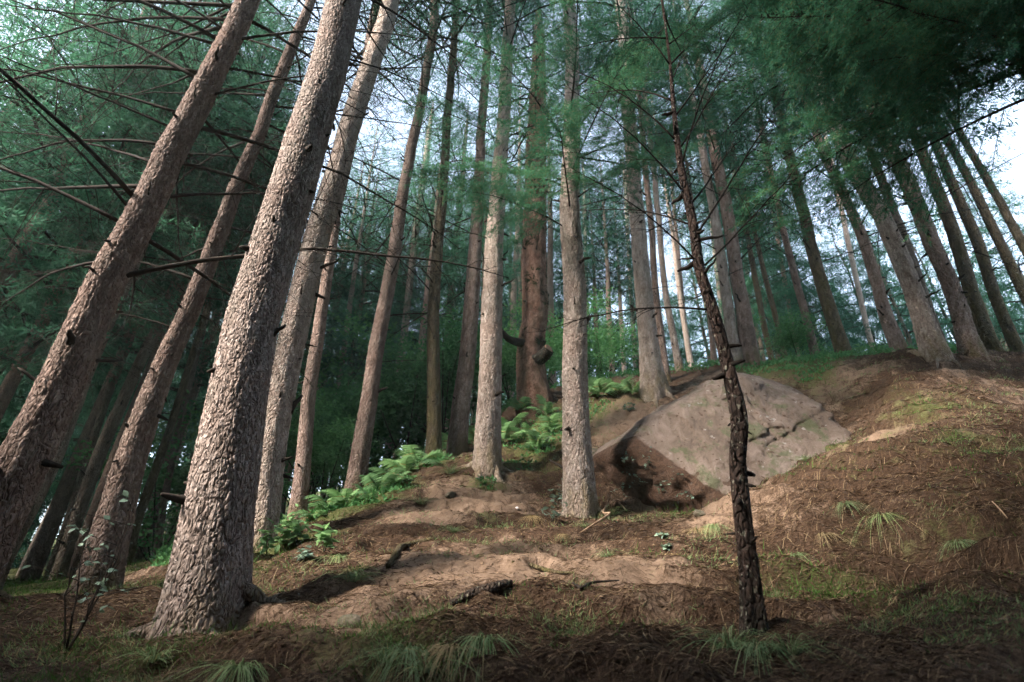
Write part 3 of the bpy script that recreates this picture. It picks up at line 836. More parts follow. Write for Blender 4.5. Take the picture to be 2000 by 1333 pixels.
def dead_branch(seed, L=2.4, r0=0.03, twigs=14, up=0.12, sag=0.3, thin=0.35):
    """bare branch along +X from the origin"""
    r = np.random.default_rng(seed)
    n = 12
    s = np.linspace(0, 1, n)
    path = np.stack([L * s, 0.10 * L * np.cumsum(r.normal(0, .25, n)) / n * 3 * s, L * (up * s - sag * s * s) + 0.02 * L * r.normal(0, .35, n) * s], 1)
    B = Bag()
    v, q, t = tube(path, r0 * (1 - 0.82 * s), 6)
    B.add(v, q, t)
    for k in range(twigs):
        f = 0.22 + 0.75 * (k + r.random()) / twigs
        i = f * (n - 1)
        p = path[int(i)] + (path[min(int(i) + 1, n - 1)] - path[int(i)]) * (i % 1)
        l2 = L * thin * (1.05 - f) * (0.6 + 0.8 * r.random())
        ang = (1 if k % 2 else -1) * (0.6 + 0.5 * r.random())
        d = np.array([math.cos(ang), math.sin(ang), r.normal(0.0, .35)])
        s2 = np.linspace(0, 1, 5)
        pp = p + np.outer(s2 * l2, d) + np.stack([0 * s2, 0 * s2, -0.15 * l2 * s2**2], 1) + r.normal(0, .015, (5, 3)) * s2[:, None]
        v, q, t = tube(pp, max(r0 * 0.28 * (1.1 - f), 0.003) * (1 - .7 * s2), 4)
        B.add(v, q, t)
        for _ in range(2):
            f3 = 0.3 + 0.6 * r.random()
            p3 = p + d * l2 * f3
            d3 = d + r.normal(0, .6, 3)
            s3 = np.linspace(0, 1, 3)
            v, q, t = tube(p3 + np.outer(s3 * l2 * .4, d3), max(r0 * .13, 0.0022) * (1 - .6 * s3), 3)
            B.add(v, q, t)
    return B.mesh('branch', M['twig'], True)


DEAD = [dead_branch(100 + k, 2.6, 0.018, 24, 0.25 + 0.1 * (k % 3), 0.22 + 0.1 * (k % 2)) for k in range(5)]
DEAD_S = [dead_branch(200 + k, 1.3, 0.014, 10, 0.1, 0.3) for k in range(5)]


def stub_mesh(seed, L=0.16, r0=0.022):
    r = np.random.default_rng(seed)
    s = np.linspace(0, 1, 5)
    path = np.stack([L * s - 0.03, 0.1 * L * r.normal(0, 1, 5) * s, 0.2 * L * s * r.normal(0, 1)], 1)
    rad = r0 * np.array([1.5, 1.05, 0.9, 0.72, 0.4])
    v, q, t = tube(path, rad, 7)
    B = Bag()
    B.add(v, q, t)
    return B.mesh('branch_stub', M['twig'], True)


STUBS = [stub_mesh(300 + k, 0.10 + 0.05 * (k % 4), 0.018 + 0.005 * (k % 3)) for k in range(6)]


def cards(org, dirs, length, width, r, curl=0.0):
    """one slender triangle pair per entry: a leaf or a clump of needles"""
    n = len(org)
    d = dirs / (np.linalg.norm(dirs, axis=1)[:, None] + 1e-9)
    rv = r.normal(0, 1, (n, 3))
    s = np.cross(d, rv)
    s /= np.linalg.norm(s, axis=1)[:, None] + 1e-9
    length = np.broadcast_to(length, n)[:, None]
    width = np.broadcast_to(width, n)[:, None]
    a = org
    b = org + d * length * 0.45 + s * width * 0.5
    c = org + d * length
    e = org + d * length * 0.45 - s * width * 0.5
    return a, b, c, e


def tri_mesh(name, org, dirs, length, width, r, mat, quad=False):
    a, b, c, e = cards(org, dirs, length, width, r)
    n = len(org)
    if quad:
        V = np.stack([a, b, c, e], 1).reshape(-1, 3)
        Q = np.arange(4 * n).reshape(n, 4)
        return V, Q
    V = np.stack([b, c, e], 1).reshape(-1, 3)
    T = np.arange(3 * n).reshape(n, 3)
    return V, T


def conifer_crown(seed, z0, z1, rmax, nbr, ncards, clen, cwid, mat, droop=0.35, rise=0.25, base_gap=0.0):
    """live crown of a conifer; trunk axis at the origin, from height z0 up to z1"""
    r = np.random.default_rng(seed)
    tw_o, tw_d, tw_l = [], [], []
    B = Bag()
    ga = r.random() * 6
    for k in range(nbr):
        f = (k + r.random()) / nbr
        z = z0 + (z1 - z0) * f**0.9
        ga += 2.4 + r.normal(0, .3)
        prof = (1 - f)**0.75 * (0.75 + 0.25 * math.sin(min(f * 8, 1.57)))
        L = rmax * prof * (0.65 + 0.55 * r.random()) + 0.25
        d = np.array([math.cos(ga), math.sin(ga), 0])
        n = 7
        s = np.linspace(0, 1, n)
        path = np.outer(L * s, d) + np.stack([0 * s, 0 * s, z + L * (rise * s - droop * s * s)], 1)
        path[:, :2] += r.normal(0, .03 * L, (n, 2)) * s[:, None]
        v, q, t = tube(path, (0.008 + 0.012 * L) * (1 - .85 * s), 4, cap=False)
        B.add(v, q, None, 1)
        nt = int(L / 0.11)
        fs = 0.12 + base_gap + (0.88 - base_gap) * (np.arange(nt) + r.random(nt)) / max(nt, 1)
        idx = np.minimum((fs * (n - 1)).astype(int), n - 2)
        fr = fs * (n - 1) - idx
        po = path[idx] + (path[idx + 1] - path[idx]) * fr[:, None]
        side = np.where(np.arange(nt) % 2, 1.0, -1.0)
        pr = np.array([-d[1], d[0], 0])
        ang = 0.75 + 0.35 * r.random(nt)
        dd = np.cos(ang)[:, None] * d + (np.sin(ang) * side)[:, None] * pr
        dd[:, 2] += r.normal(-0.18, .22, nt)
        tw_o.append(po)
        tw_d.append(dd)
        tw_l.append((0.18 + 0.42 * L * (1.08 - fs) * (0.5 + 0.7 * r.random(nt))).clip(0.15, 1.5))
    O, D, Lw = np.vstack(tw_o), np.vstack(tw_d), np.concatenate(tw_l)
    pick = r.choice(len(O), ncards, p=Lw / Lw.sum())
    s = r.random(ncards)**0.8
    org = O[pick] + D[pick] * (Lw[pick] * s)[:, None]
    org[:, 2] -= 0.18 * Lw[pick] * s**2
    dirs = D[pick] * 0.7 + r.normal(0, .55, (ncards, 3))
    dirs[:, 2] -= 0.15
    V, T = tri_mesh('c', org, dirs, clen * (0.6 + 0.8 * r.random(ncards)), cwid * (0.7 + 0.6 * r.random(ncards)), r, mat)
    B.add(V, None, T, 0)
    return B.mesh('crown', [mat, M['twig']])


DENSE = conifer_crown(47, 0, 9, 2.6, 70, 26000, 0.42, 0.13, M['needles'], droop=0.3, rise=0.2)  # coarse heavy crown for use out of view, shaped to block sky light
CROWNS = {
    'N': [DENSE],
    'A': [conifer_crown(11 + k, 0, 10, 2.7, 48, 19000, 0.16, 0.021, M['needles']) for k in range(2)],
    'B': [conifer_crown(21 + k, 0, 10, 2.9, 48, 20000, 0.16, 0.021, M['needles_light']) for k in range(2)],
    'C': [conifer_crown(31, 0, 8, 1.9, 50, 26000, 0.14, 0.02, M['needles'])],
}


def proto_rot(az, tilt=0.0, roll=0.0):
    """turn +X to azimuth az (radians from +X), raised by tilt"""
    return Matrix.Rotation(az, 4, 'Z') @ Matrix.Rotation(-tilt, 4, 'Y') @ Matrix.Rotation(roll, 4, 'X')


def axis_at(sp, base, h):
    z = sp[:, 2] - base[2]
    return np.array([np.interp(h, z, sp[:, 0]) - base[0], np.interp(h, z, sp[:, 1]) - base[1], h]), float(np.interp(h, z, sp[:, 3]))


def world_axis(Y, pts):
    out, rad = [], []
    for px, py, w in pts:
        p = P(px, py, Y)
        out.append(p)
        rad.append(0.5 * w * depth_of(p) / F * Y / math.hypot(p[0], Y))
    return np.array(out), np.array(rad)


def set_foot(A, extra=0.0):
    """let the first axis point stand on the ground"""
    z = gz(A[0][0], A[0][1])
    A[0][2] = min(z, A[1][2] - 0.3) if len(A) > 1 else z
    return A


NEAR = {'main': (270, 0.012, 0.029, 0.0088, 0.26), 'left_lean': (120, 0.025, 0.05, 0.014, 0.1), 'slim_rose': (90, 0.03, 0.045, 0.012, 0.12),
        'pale_behind_main': (80, 0.035, 0.05, 0.010, 0.1), 'centre_pale': (96, 0.03, 0.05, 0.014, 0.2), 'pair_pale': (72, 0.04, 0.055, 0.014, 0.12),
        'crest_stout': (64, 0.045, 0.065, 0.018, 0.15), 'crest_right': (56, 0.05, 0.065, 0.018, 0.15), 'boulder_back': (56, 0.05, 0.065, 0.014, 0.18)}
BRANCHES = {'left_lean': 48, 'slim_rose': 44, 'main': 7, 'pale_behind_main': 16, 'slim_brown': 14, 'fern_edge': 24, 'mossy_dark': 24, 'pair_thin': 16, 'pair_pale': 16,
            'centre_pale': 10, 'boulder_back': 14, 'twin_a': 8, 'twin_b': 8, 'rose_back': 10, 'crest_left': 16, 'crest_dark': 14, 'crest_mid': 14, 'crest_stout': 14, 'crest_right': 12,
            'crest_thin': 8, 'crest_back': 8, 'crest_shade_a': 10, 'crest_shade_b': 10, 'edge_a': 10, 'edge_b': 10}

FEET = []
ORD = ['first', 'second', 'third', 'fourth', 'fifth', 'sixth', 'seventh', 'eighth', 'ninth', 'tenth', 'eleventh', 'twelfth', 'thirteenth', 'fourteenth', 'fifteenth', 'sixteenth', 'seventeenth', 'eighteenth', 'nineteenth',
       'twentieth', 'twenty-first', 'twenty-second', 'twenty-third', 'twenty-fourth']
for ti, (key, Y, pts, bk, cz, H, ck, label) in enumerate(TREES):
    r = np.random.default_rng(900 + ti)
    A, R = world_axis(Y, pts)
    A = set_foot(A)
    nseg, ring, cell, amp, flare = NEAR.get(key, (28, 0.09, 0.07, 0.007, 0.12) if Y < 13.5 else (14, 0.3, 0, 0, 0.1))
    m, base, sp = trunk_data(key, A, R, H, nseg, ring, cell, amp, flare, ti + 3, M[bk], fine_h=7.6 if key == 'main' else min(H - 1, 1.75 * Y), sway=min(.06, .3 * R[0]))
    FEET.append((base[0], base[1], R[0]))
    t = link('conifer_tree', None, loc=base, label=label or ORD[int(key[4:])] + ' from the left of the slender dim trunks deep in the forest', cat='tree', group=None if label else 'slender dim trunks deep in the forest')
    t.empty_display_size = 0.3
    link('trunk', m, t)
    if key in NEAR:
        for b in range(6):
            az = b * 1.047 + r.normal(0, .25)
            Lr = (0.7 + 1.0 * r.random()) * R[0] + .08
            s_ = np.linspace(0, 1, 9)
            bend = r.normal(0, .5)
            rx = base[0] + (R[0] * .55 + Lr * s_) * np.cos(az + bend * s_ * .5)
            ry = base[1] + (R[0] * .55 + Lr * s_) * np.sin(az + bend * s_ * .5)
            rr_ = R[0] * .30 * (1 - s_)**.8 + .008
            rz = fast_z(rx, ry) + rr_ * (.35 - .9 * s_) + R[0] * .55 * (1 - s_)**3
            v_, q_, t_ = tube(np.stack([rx, ry, rz], 1) - base, rr_ * (1 + .12 * r.normal(0, 1, 9)), 12)
            v_ = v_ + .03 * R[0] * r.normal(0, 1, v_.shape)
            link('root', mesh('root', v_, [q_, t_], M[bk], True, {'tint': np.full(len(v_), .4), 'height': np.zeros(len(v_))}), t)
    c = CROWNS[ck][ti % len(CROWNS[ck])]
    ax, _ = axis_at(sp, base, cz)
    ax2, _ = axis_at(sp, base, H)
    span = {'C': 8.0, 'N': 9.0}.get(ck, 10.0)
    wsc = 0.85 + 0.3 * r.random() + (0.15 if ck == 'N' else 0)
    link('crown', c, t, loc=ax, rot=Euler((0, 0, r.random() * 6.28)), scale=(wsc, wsc, (H - cz + 0.4) / span))
    nb = BRANCHES.get(key, 6 if Y < 16 else 0)
    lo = 2.6 if key not in ('main', 'centre_pale', 'pair_pale', 'pale_behind_main', 'slim_brown') else 4.8
    if key in ('left_lean', 'slim_rose'):
        lo = 3.0
    for b in range(nb):
        h = lo + (min(cz + 1.0, 2.2 * Y) - lo) * (b + r.random()) / nb
        p, rr = axis_at(sp, base, h)
        az = r.random() * 6.283
        if key == 'left_lean':
            az = math.pi + r.normal(-.25, .55) if b % 4 else r.uniform(0, math.pi)
        elif Y < 8 and math.sin(az) < -.3:
            az = -az
        lng = 0.75 + 0.75 * r.random()
        src = DEAD[r.integers(5)] if (b % 3 or key == 'left_lean') else DEAD_S[r.integers(5)]
        o = link('branch', src, t, loc=p + 0.55 * rr * np.array([math.cos(az), math.sin(az), 0]),
                 rot=proto_rot(az, r.normal(0.12, .2), r.normal(0, .5)), scale=lng * (1.2 if key == 'left_lean' else (0.62 if R[1] < 0.13 else 0.85)))
    ns = 46 if key in NEAR else (22 if Y < 13.5 else 0)
    for b in range(ns):
        h = 0.7 + (cz - 0.7) * (b + r.random()) / ns
        p, rr = axis_at(sp, base, h)
        az = r.random() * 6.283
        link('branch_stub', STUBS[r.integers(6)], t, loc=p + 0.93 * rr * np.array([math.cos(az), math.sin(az), 0]),
             rot=proto_rot(az, r.normal(0.1, .3)), scale=(0.5 + 0.8 * r.random()) * min(1.25, rr / 0.17))

# ------------------------------------------------------------------ far wood behind
def far_wood():
    r = np.random.default_rng(77)
    B = Bag()
    n = 0
    while n < 120:
        y = r.uniform(24, 58)
        x = r.uniform(-1.9, 1.15) * y
        if x > 0.15 * y and y < 34:
            continue
        n += 1
        z = gz(x, y)
        h = r.uniform(13, 21)
        s = np.linspace(0, 1, 4)
        v, q, t_ = tube(np.stack([x + 0 * s, y + 0 * s, z - .4 + h * s], 1), 0.2 * (1 - .8 * s), 7)
        B.add(v, q, t_, 1)
        m = 2000
        f = r.random(m)**1.15
        rad = 2.7 * (1 - f)**0.8 * np.sqrt(r.random(m)) * (0.7 + 0.5 * vnoise2(f * 14, 0 * f + n, 3))
        az = r.random(m) * 6.283
        z0 = z + h * r.uniform(0.08, 0.3)
        org = np.stack([x + rad * np.cos(az), y + rad * np.sin(az), z0 + (z + h - z0) * f - 0.15 * rad], 1)
        dirs = np.stack([np.cos(az), np.sin(az), -0.5 + 0 * az], 1) + r.normal(0, .5, (m, 3))
        V, T = tri_mesh('c', org, dirs, r.uniform(.25, .55, m), r.uniform(.09, .2, m), r, None)
        B.add(V, None, T, 0)
    return B.mesh('far_wood', [M['needles'], M['bark_far']])


link('far_wood', far_wood(), kind='stuff')


def G(px, py):
    """where the sight line of a photo pixel meets the ground"""
    u, v = (px - 1000.0) / F, (666.5 - py) / F
    d = np.array([u, CP - v * SP, SP + v * CP])
    t = np.linspace(1.2, 40, 4000)
    p = t[:, None] * d
    below = p[:, 2] < fast_z(p[:, 0], p[:, 1])
    k = int(np.argmax(below)) if below.any() else len(t) - 1
    return p[k]


# ------------------------------------------------------------------ live boughs near the camera
def bough(seed, L=2.8, nt=42, needles=24000, nl=0.06, nw=0.009):
    """drooping live bough along +X: wood mesh and needle mesh"""
    r = np.random.default_rng(seed)
    n = 10
    s = np.linspace(0, 1, n)
    path = np.stack([L * s, 0.12 * L * np.cumsum(r.normal(0, .3, n)) / n * s * 2, L * (0.16 * s - 0.34 * s * s)], 1)
    B = Bag()
    v, q, t = tube(path, 0.022 * (1 - .88 * s), 6)
    B.add(v, q, t)
    O, D, Ls = [], [], []
    for k in range(nt):
        f = 0.12 + 0.88 * (k + r.random()) / nt
        i = min(f * (n - 1), n - 1.001)
        p = path[int(i)] + (path[int(i) + 1] - path[int(i)]) * (i % 1)
        l2 = (0.16 + 0.32 * L * (1.1 - f)) * (0.5 + 0.7 * r.random())
        ang = (1 if k % 2 else -1) * (0.65 + 0.45 * r.random())
        d = np.array([math.cos(ang), math.sin(ang), r.normal(-.2, .2)])
        s2 = np.linspace(0, 1, 5)
        pp = p + np.outer(s2 * l2, d) + np.stack([0 * s2, 0 * s2, -0.35 * l2 * s2**2], 1)
        v, q, t = tube(pp, 0.0055 * (1 - .7 * s2), 4, cap=False)
        B.add(v, q, t)
        for j in range(5):
            O.append(pp[0] + (pp[4] - pp[0]) * j / 5); D.append((pp[4] - pp[0]) / l2); Ls.append(l2 / 5)
        for j in range(int(3 + l2 / 0.07)):
            f3 = 0.1 + 0.9 * r.random()
            p3 = p + d * l2 * f3 - np.array([0, 0, .35 * l2 * f3 * f3])
            a3 = (1 if j % 2 else -1) * (0.6 + .4 * r.random())
            d3 = np.array([d[0] * math.cos(a3) - d[1] * math.sin(a3), d[0] * math.sin(a3) + d[1] * math.cos(a3), d[2] - .35 + r.normal(0, .2)])
            O.append(p3); D.append(d3); Ls.append(0.10 + 0.12 * r.random())
    O, D, Ls = np.array(O), np.array(D), np.array(Ls)
    pick = r.choice(len(O), needles, p=Ls / Ls.sum())
    org = O[pick] + D[pick] * (Ls[pick] * r.random(needles))[:, None]
    dirs = D[pick] * 0.9 + r.normal(0, .55, (needles, 3))
    V, T = tri_mesh('n', org, dirs, nl * (0.6 + .7 * r.random(needles)), nw, r, None)
    return B.mesh('bough', M['twig'], True), mesh('needles', V, T, M['needles_near'])


BOUGHS = [bough(500 + k) for k in range(4)]


def hang_boughs(t, sp, base, spec, r):
    """spec: (height above foot, azimuth in degrees from +X, tilt, scale)"""
    for h, az, tilt, scl in spec:
        p, rr = axis_at(sp, base, h)
        a = math.radians(az)
        w, nd = BOUGHS[r.integers(4)]
        o = link('bough', w, t, loc=p + 0.6 * rr * np.array([math.cos(a), math.sin(a), 0]), rot=proto_rot(a, tilt, r.normal(0, .15)), scale=scl)
        link('needles', nd, o)


TREE_OBJ = {}
_trees = [o for o in COL.objects if o.name.startswith('conifer_tree')]
for o, tr in zip(_trees, TREES):
    TREE_OBJ[tr[0]] = o


def spine(key):
    tr = next(t for t in TREES if t[0] == key)
    A, R = world_axis(tr[1], tr[2])
    A = set_foot(A)
    return catmull(np.c_[A, R], 60), A[0]


r = np.random.default_rng(61)
for key, spec in {
    'centre_pale': [(5.2, -150, 0.1, .8), (5.6, -100, 0.0, .9), (5.9, -40, 0.05, .8), (6.3, -170, .15, 1.0), (6.6, -75, .05, 1.0), (7.0, -20, .1, .95), (7.3, -125, .1, 1.05), (7.7, -55, .1, 1.05), (8.4, -90, .1, 1.1), (9.2, -30, .15, 1.0)],
    'boulder_back': [(6.6, -60, .05, .9), (7.6, -120, .1, 1.0), (8.4, -20, .1, 1.0), (9.2, -80, .1, 1.1)],
    'crest_left': [(6.2, -60, .1, 1.0), (7.4, -120, .1, 1.1), (8.6, -30, .1, 1.1)],
    'pair_pale': [(7.2, -10, .1, .7), (8.0, -150, .1, .8)],
}.items():
    sp_, b_ = spine(key)
    hang_boughs(TREE_OBJ[key], sp_, b_, spec, r)


# ------------------------------------------------------------------ the dark sapling in front
Y, pts = SAPLING
A, R = world_axis(Y, pts)
A[0][2] = gz(A[0][0], A[0][1])
m, base, sp = trunk_data('sapling', A, R, 7.6, 48, 0.02, 0.035, 0.0025, 0.3, 77, M['bark_sapling'], swell=0.16)
sap = link('young_conifer_tree', None, loc=base, label='slender dark crooked sapling with dead pegs and lichen flecks in the right foreground', cat='tree')
link('trunk', m, sap)
r = np.random.default_rng(5)
for b in range(34):
    h = 0.35 + 3.6 * (b + r.random()) / 34
    p, rr = axis_at(sp, base, h)
    az = r.random() * 6.283
    link('branch_stub', STUBS[r.integers(6)], sap, loc=p + 0.85 * rr * np.array([math.cos(az), math.sin(az), 0]), rot=proto_rot(az, r.normal(0, .35)), scale=0.32 + 0.4 * r.random())
SAPBR = [dead_branch(640 + k, 1.25, 0.008, 11, 0.35, -0.05 if k % 2 else 0.25, thin=0.4) for k in range(4)]
for b, (h, az, tilt, scl) in enumerate([(1.95, 172, -.18, 1.0), (2.3, 10, .5, 1.0), (2.35, 200, .4, .9), (2.6, -30, .55, 1.1), (2.7, 150, .45, .9), (2.9, 20, .6, 1.15), (3.0, -160, .55, 1.0), (3.2, 60, .5, 1.0), (3.3, -60, .6, 1.0),
                                       (3.5, 5, .7, 1.1), (3.6, 180, .7, 1.0), (3.9, -20, .7, 1.1), (4.1, 140, .7, 1.0), (4.4, 40, .7, 1.0), (4.6, 200, .7, .9), (4.9, 0, .7, .9), (5.2, 100, .7, .8), (2.1, 95, .1, .6)]):
    p, rr = axis_at(sp, base, h)
    a = math.radians(az)
    link('branch', SAPBR[b % 4], sap, loc=p + 0.5 * rr * np.array([math.cos(a), math.sin(a), 0]), rot=proto_rot(a, tilt, r.normal(0, .4)), scale=scl)
hang_boughs(sap, sp, base, [(4.6, -30, .5, .4), (5.0, 160, .5, .4), (5.4, 60, .5, .45), (5.8, -100, .5, .45), (6.2, 20, .5, .4), (6.6, 180, .6, .4), (7.1, -60, .8, .35)], r)

# ------------------------------------------------------------------ the knobbly old tree
Y, pts = OLD
A, R = world_axis(Y, pts)
A = set_foot(A)
m, base, sp = trunk_data('old', A, R, 17, 48, 0.05, 0.07, 0.018, 0.08, 41, M['bark_old'], swell=0.14)
old = link('old_tree', None, loc=base, label='knobbly old tree with a twisted waist, dark moss tufts and a sawn limb', cat='tree')
link('trunk', m, old)
r = np.random.default_rng(15)


def tuft_data(name, seed, n, ln, wd, mat, spread=0.8, up=0.6, droop=0.5, segs=3, rad=0.04, bias=None):
    """tuft of blades from the origin, each blade a bent strip"""
    q = np.random.default_rng(seed)
    az = q.random(n) * 6.283 if bias is None else q.normal(bias, .95, n)
    lean = spread * q.random(n)**0.7
    l = ln * (0.25 + 0.85 * q.random(n)**1.3)
    d = np.stack([np.cos(az) * np.sin(lean), np.sin(az) * np.sin(lean), np.cos(lean) * up + 0.15], 1)
    o = np.stack([np.cos(az) * rad * q.random(n), np.sin(az) * rad * q.random(n), 0 * az - 0.01], 1)
    side = np.stack([-np.sin(az), np.cos(az), q.normal(0, .3, n)], 1)
    V = []
    for k in range(segs + 1):
        s = k / segs
        c = o + d * (l * s)[:, None]
        c[:, :2] += (np.stack([np.cos(az), np.sin(az)], 1) * (0.35 * droop * l * s * s)[:, None])
        c[:, 2] -= droop * l * s * s
        w = wd * (1 - s)**0.7 * 0.5 + 0.0004
        V += [c - side * w, c + side * w]
    V = np.stack(V, 1).reshape(-1, 3)
    m_ = 2 * (segs + 1)
    Q = []
    for k in range(segs):
        b = np.arange(n) * m_ + 2 * k
        Q.append(np.stack([b, b + 1, b + 3, b + 2], 1))
    return mesh(name, V, np.vstack(Q), mat)


EPI = [tuft_data('moss_tuft', 700 + k, 90, 0.26, 0.035, M['dark_moss'], 1.4, 0.5, 0.5, 2, 0.06) for k in range(3)]
for b in range(46):
    h = 1.3 + 6.5 * r.random()
    p, rr = axis_at(sp, base, h)
    az = r.uniform(math.pi * 0.95, math.pi * 2.05)
    link('moss_tuft', EPI[r.integers(3)], old, loc=p + 0.9 * rr * np.array([math.cos(az), math.sin(az), 0]), rot=proto_rot(az, -.6) @ Matrix.Rotation(1.2, 4, 'Y'), scale=0.55 + 0.7 * r.random())
for b in range(26):
    h = 1.5 + 8 * r.random()
    p, rr = axis_at(sp, base, h)
    az = r.random() * 6.283
    link('branch_stub', STUBS[r.integers(6)], old, loc=p + 0.9 * rr * np.array([math.cos(az), math.sin(az), 0]), rot=proto_rot(az, r.normal(.2, .3)), scale=.5 + .7 * r.random())
c0 = P(1042, 702, 11.85) - base
c1 = P(1072, 682, 11.5) - base
s = np.linspace(0, 1, 7)
lp = np.outer(1 - s, c0) + np.outer(s, c1) + np.outer(-0.10 * np.sin(s * 3.14), [0, 0, 1])
v, q, t = tube(lp, 0.17 - 0.03 * s, 16)
B = Bag()
B.add(v + 0.012 * r.normal(0, 1, v.shape) * (np.arange(len(v)) < len(v) - 18)[:, None], q, None)
limb = link('sawn_limb', B.mesh('sawn_limb', M['bark_sapling'], True), old)
dd = (c1 - c0) / np.linalg.norm(c1 - c0)
v, q, t = tube(np.array([c1 - dd * .02, c1 + dd * .006]), [0.13, 0.125], 18)
B = Bag()
B.add(v, q, t)
link('cut_face', B.mesh('cut_face', M['cut_wood']), limb, label='pale round saw cut')
lp = np.array([P(1030, 672, 11.9), P(1008, 668, 11.7), P(990, 660, 11.5), P(975, 640, 11.4), P(966, 610, 11.3)]) - base
v, q, t = tube(catmull(np.c_[lp], 12), np.linspace(0.13, 0.03, 12), 8)
B = Bag()
B.add(v, q, t)
link('branch', B.mesh('branch', M['twig'], True), old)
ax, _ = axis_at(sp, base, 9)
link('crown', CROWNS['B'][0], old, loc=ax, scale=(1.1, 1.1, 0.85))
for b in range(12):
    h = 4 + 6 * r.random()
    p, rr = axis_at(sp, base, h)
    az = r.random() * 6.283
    link('branch', DEAD[r.integers(5)], old, loc=p + 0.6 * rr * np.array([math.cos(az), math.sin(az), 0]), rot=proto_rot(az, r.normal(.1, .2)), scale=.6 + .4 * r.random())

# ------------------------------------------------------------------ low green crowns deep in the forest, unseen shade trees added round the viewer
LOW = [conifer_crown(41 + k, 0, 9, 2.6, 66, 40000, 0.18, 0.024, M['needles_light'], droop=0.3, rise=0.2) for k in range(2)]
LOWD = [conifer_crown(45, 0, 9, 2.6, 66, 40000, 0.18, 0.026, M['needles'], droop=0.3, rise=0.2)]
YT = {}


def plain_trunk(h, rad, seed, mat):
    q = np.random.default_rng(seed)
    n = 8
    s = np.linspace(0, 1, n)
    path = np.stack([0.15 * q.normal(0, 1, n) * s, 0.15 * q.normal(0, 1, n) * s, -0.4 + (h + .4) * s], 1)
    v, q_, t = tube(path, rad * (1 - .85 * s), 10)
    return mesh('trunk', v, [q_, t], mat, True, {'tint': np.full(len(v), .5), 'height': np.clip(v[:, 2], 0, 50)})


PT = plain_trunk(10.5, 0.11, 3, M['bark_far'])
PTB = plain_trunk(17, 0.2, 4, M['bark_rose'])


def green_tree(x, y, h, cz, crown, label, group=None, wide=1.0, seed=0, big=False):
    z = gz(x, y)
    t = link('conifer_tree', None, loc=(x, y, z), label=label, cat='tree', group=group)
    k_ = h / (17.0 if big else 10.5)
    link('trunk', PTB if big else PT, t, scale=(k_ * .9, k_ * .9, k_))
    link('crown', crown, t, loc=(0, 0, cz), rot=Euler((0, 0, seed * 1.7)), scale=(wide, wide, (h - cz + .3) / 9.0))
    return t


r = np.random.default_rng(88)
gl = 'low-crowned green conifer standing dim among the far trunks'
for i in range(30):
    y = r.uniform(16, 30)
    f = -1.15 + 1.25 * (i + r.random()) / 24 if i < 24 else r.uniform(.2, .85)
    if i >= 24:
        y = r.uniform(19, 28)
    x = f * y
    green_tree(x, y, r.uniform(10, 16), r.uniform(3.2, 6.0) if i < 24 else r.uniform(1, 3), (LOW + LOWD)[i % 3], gl, 'low-crowned conifers deep among the trunks', r.uniform(.8, 1.25), i)
for i, (px, Y, h, cz) in enumerate([(1600, 20, 12, 2.0), (1715, 22, 11, 1.5), (1880, 21, 11, 1.0), (2080, 18, 12, 1.5), (1490, 21, 13, 3)]):
    p = P(px, 690, Y)
    green_tree(p[0], p[1], h, cz, LOW[i % 2] if i % 3 else LOWD[0], ORD[[1, 2, 3, 4, 0][i]] + ' from the left of the low-crowned conifers against sky beyond the crest', 'low-crowned conifers beyond the crest', .95, i + 30)
for i, (px, Y, h) in enumerate([(-160, 17, 14), (-40, 21, 15), (-300, 20, 15), (40, 24, 15), (-480, 18, 14)]):
    p = P(px, 1000, Y)
    green_tree(p[0], p[1], h, .4, LOWD[0], gl, 'low-crowned conifers deep among the trunks', 1.5, i + 50)
for i, (px, Y, h, cz, w, lab) in enumerate([
        (-60, 9.5, 15, 4.2, 1.25, 'light green conifer behind the left-edge trunk, its crown filling the upper left corner'),
        (150, 12.5, 17, 5.0, 1.35, 'light green conifer showing between the left-edge trunk and the slim rose-brown one'),
        (330, 14.5, 16, 4.0, 1.3, 'green conifer showing between the slim rose-brown conifer and the big rough trunk'),
        (-320, 12, 16, 3.0, 1.3, 'green conifer outermost at the left edge behind the leaning trunk'),
        (-430, 9.0, 20, 4.5, 1.4, 'tall green conifer mostly beyond the left edge, its crown reaching the top left corner'),
        (-110, 12.5, 22, 6.0, 1.4, 'tall green conifer farther back behind the left-edge trunk'),
        (-200, 8.6, 19, 5.5, 1.3, 'tall green conifer at the top left corner, its trunk off the left edge'),
        (70, 9.8, 20, 6.5, 1.15, 'green conifer hidden behind the left-edge trunk, crown between its bare branches'),
        (230, 11.5, 20, 7.0, 1.1, 'green conifer with its crown between the left-edge and slim rose-brown trunks'),
        (60, 16, 15, 2.0, 1.2, 'darker green conifer low behind the two left leaning trunks')]):
    p = P(px, 900, Y)
    green_tree(p[0], p[1], h, cz, LOWD[0] if i % 2 else LOW[i % 4 // 2], lab, None, w, i + 60, True)
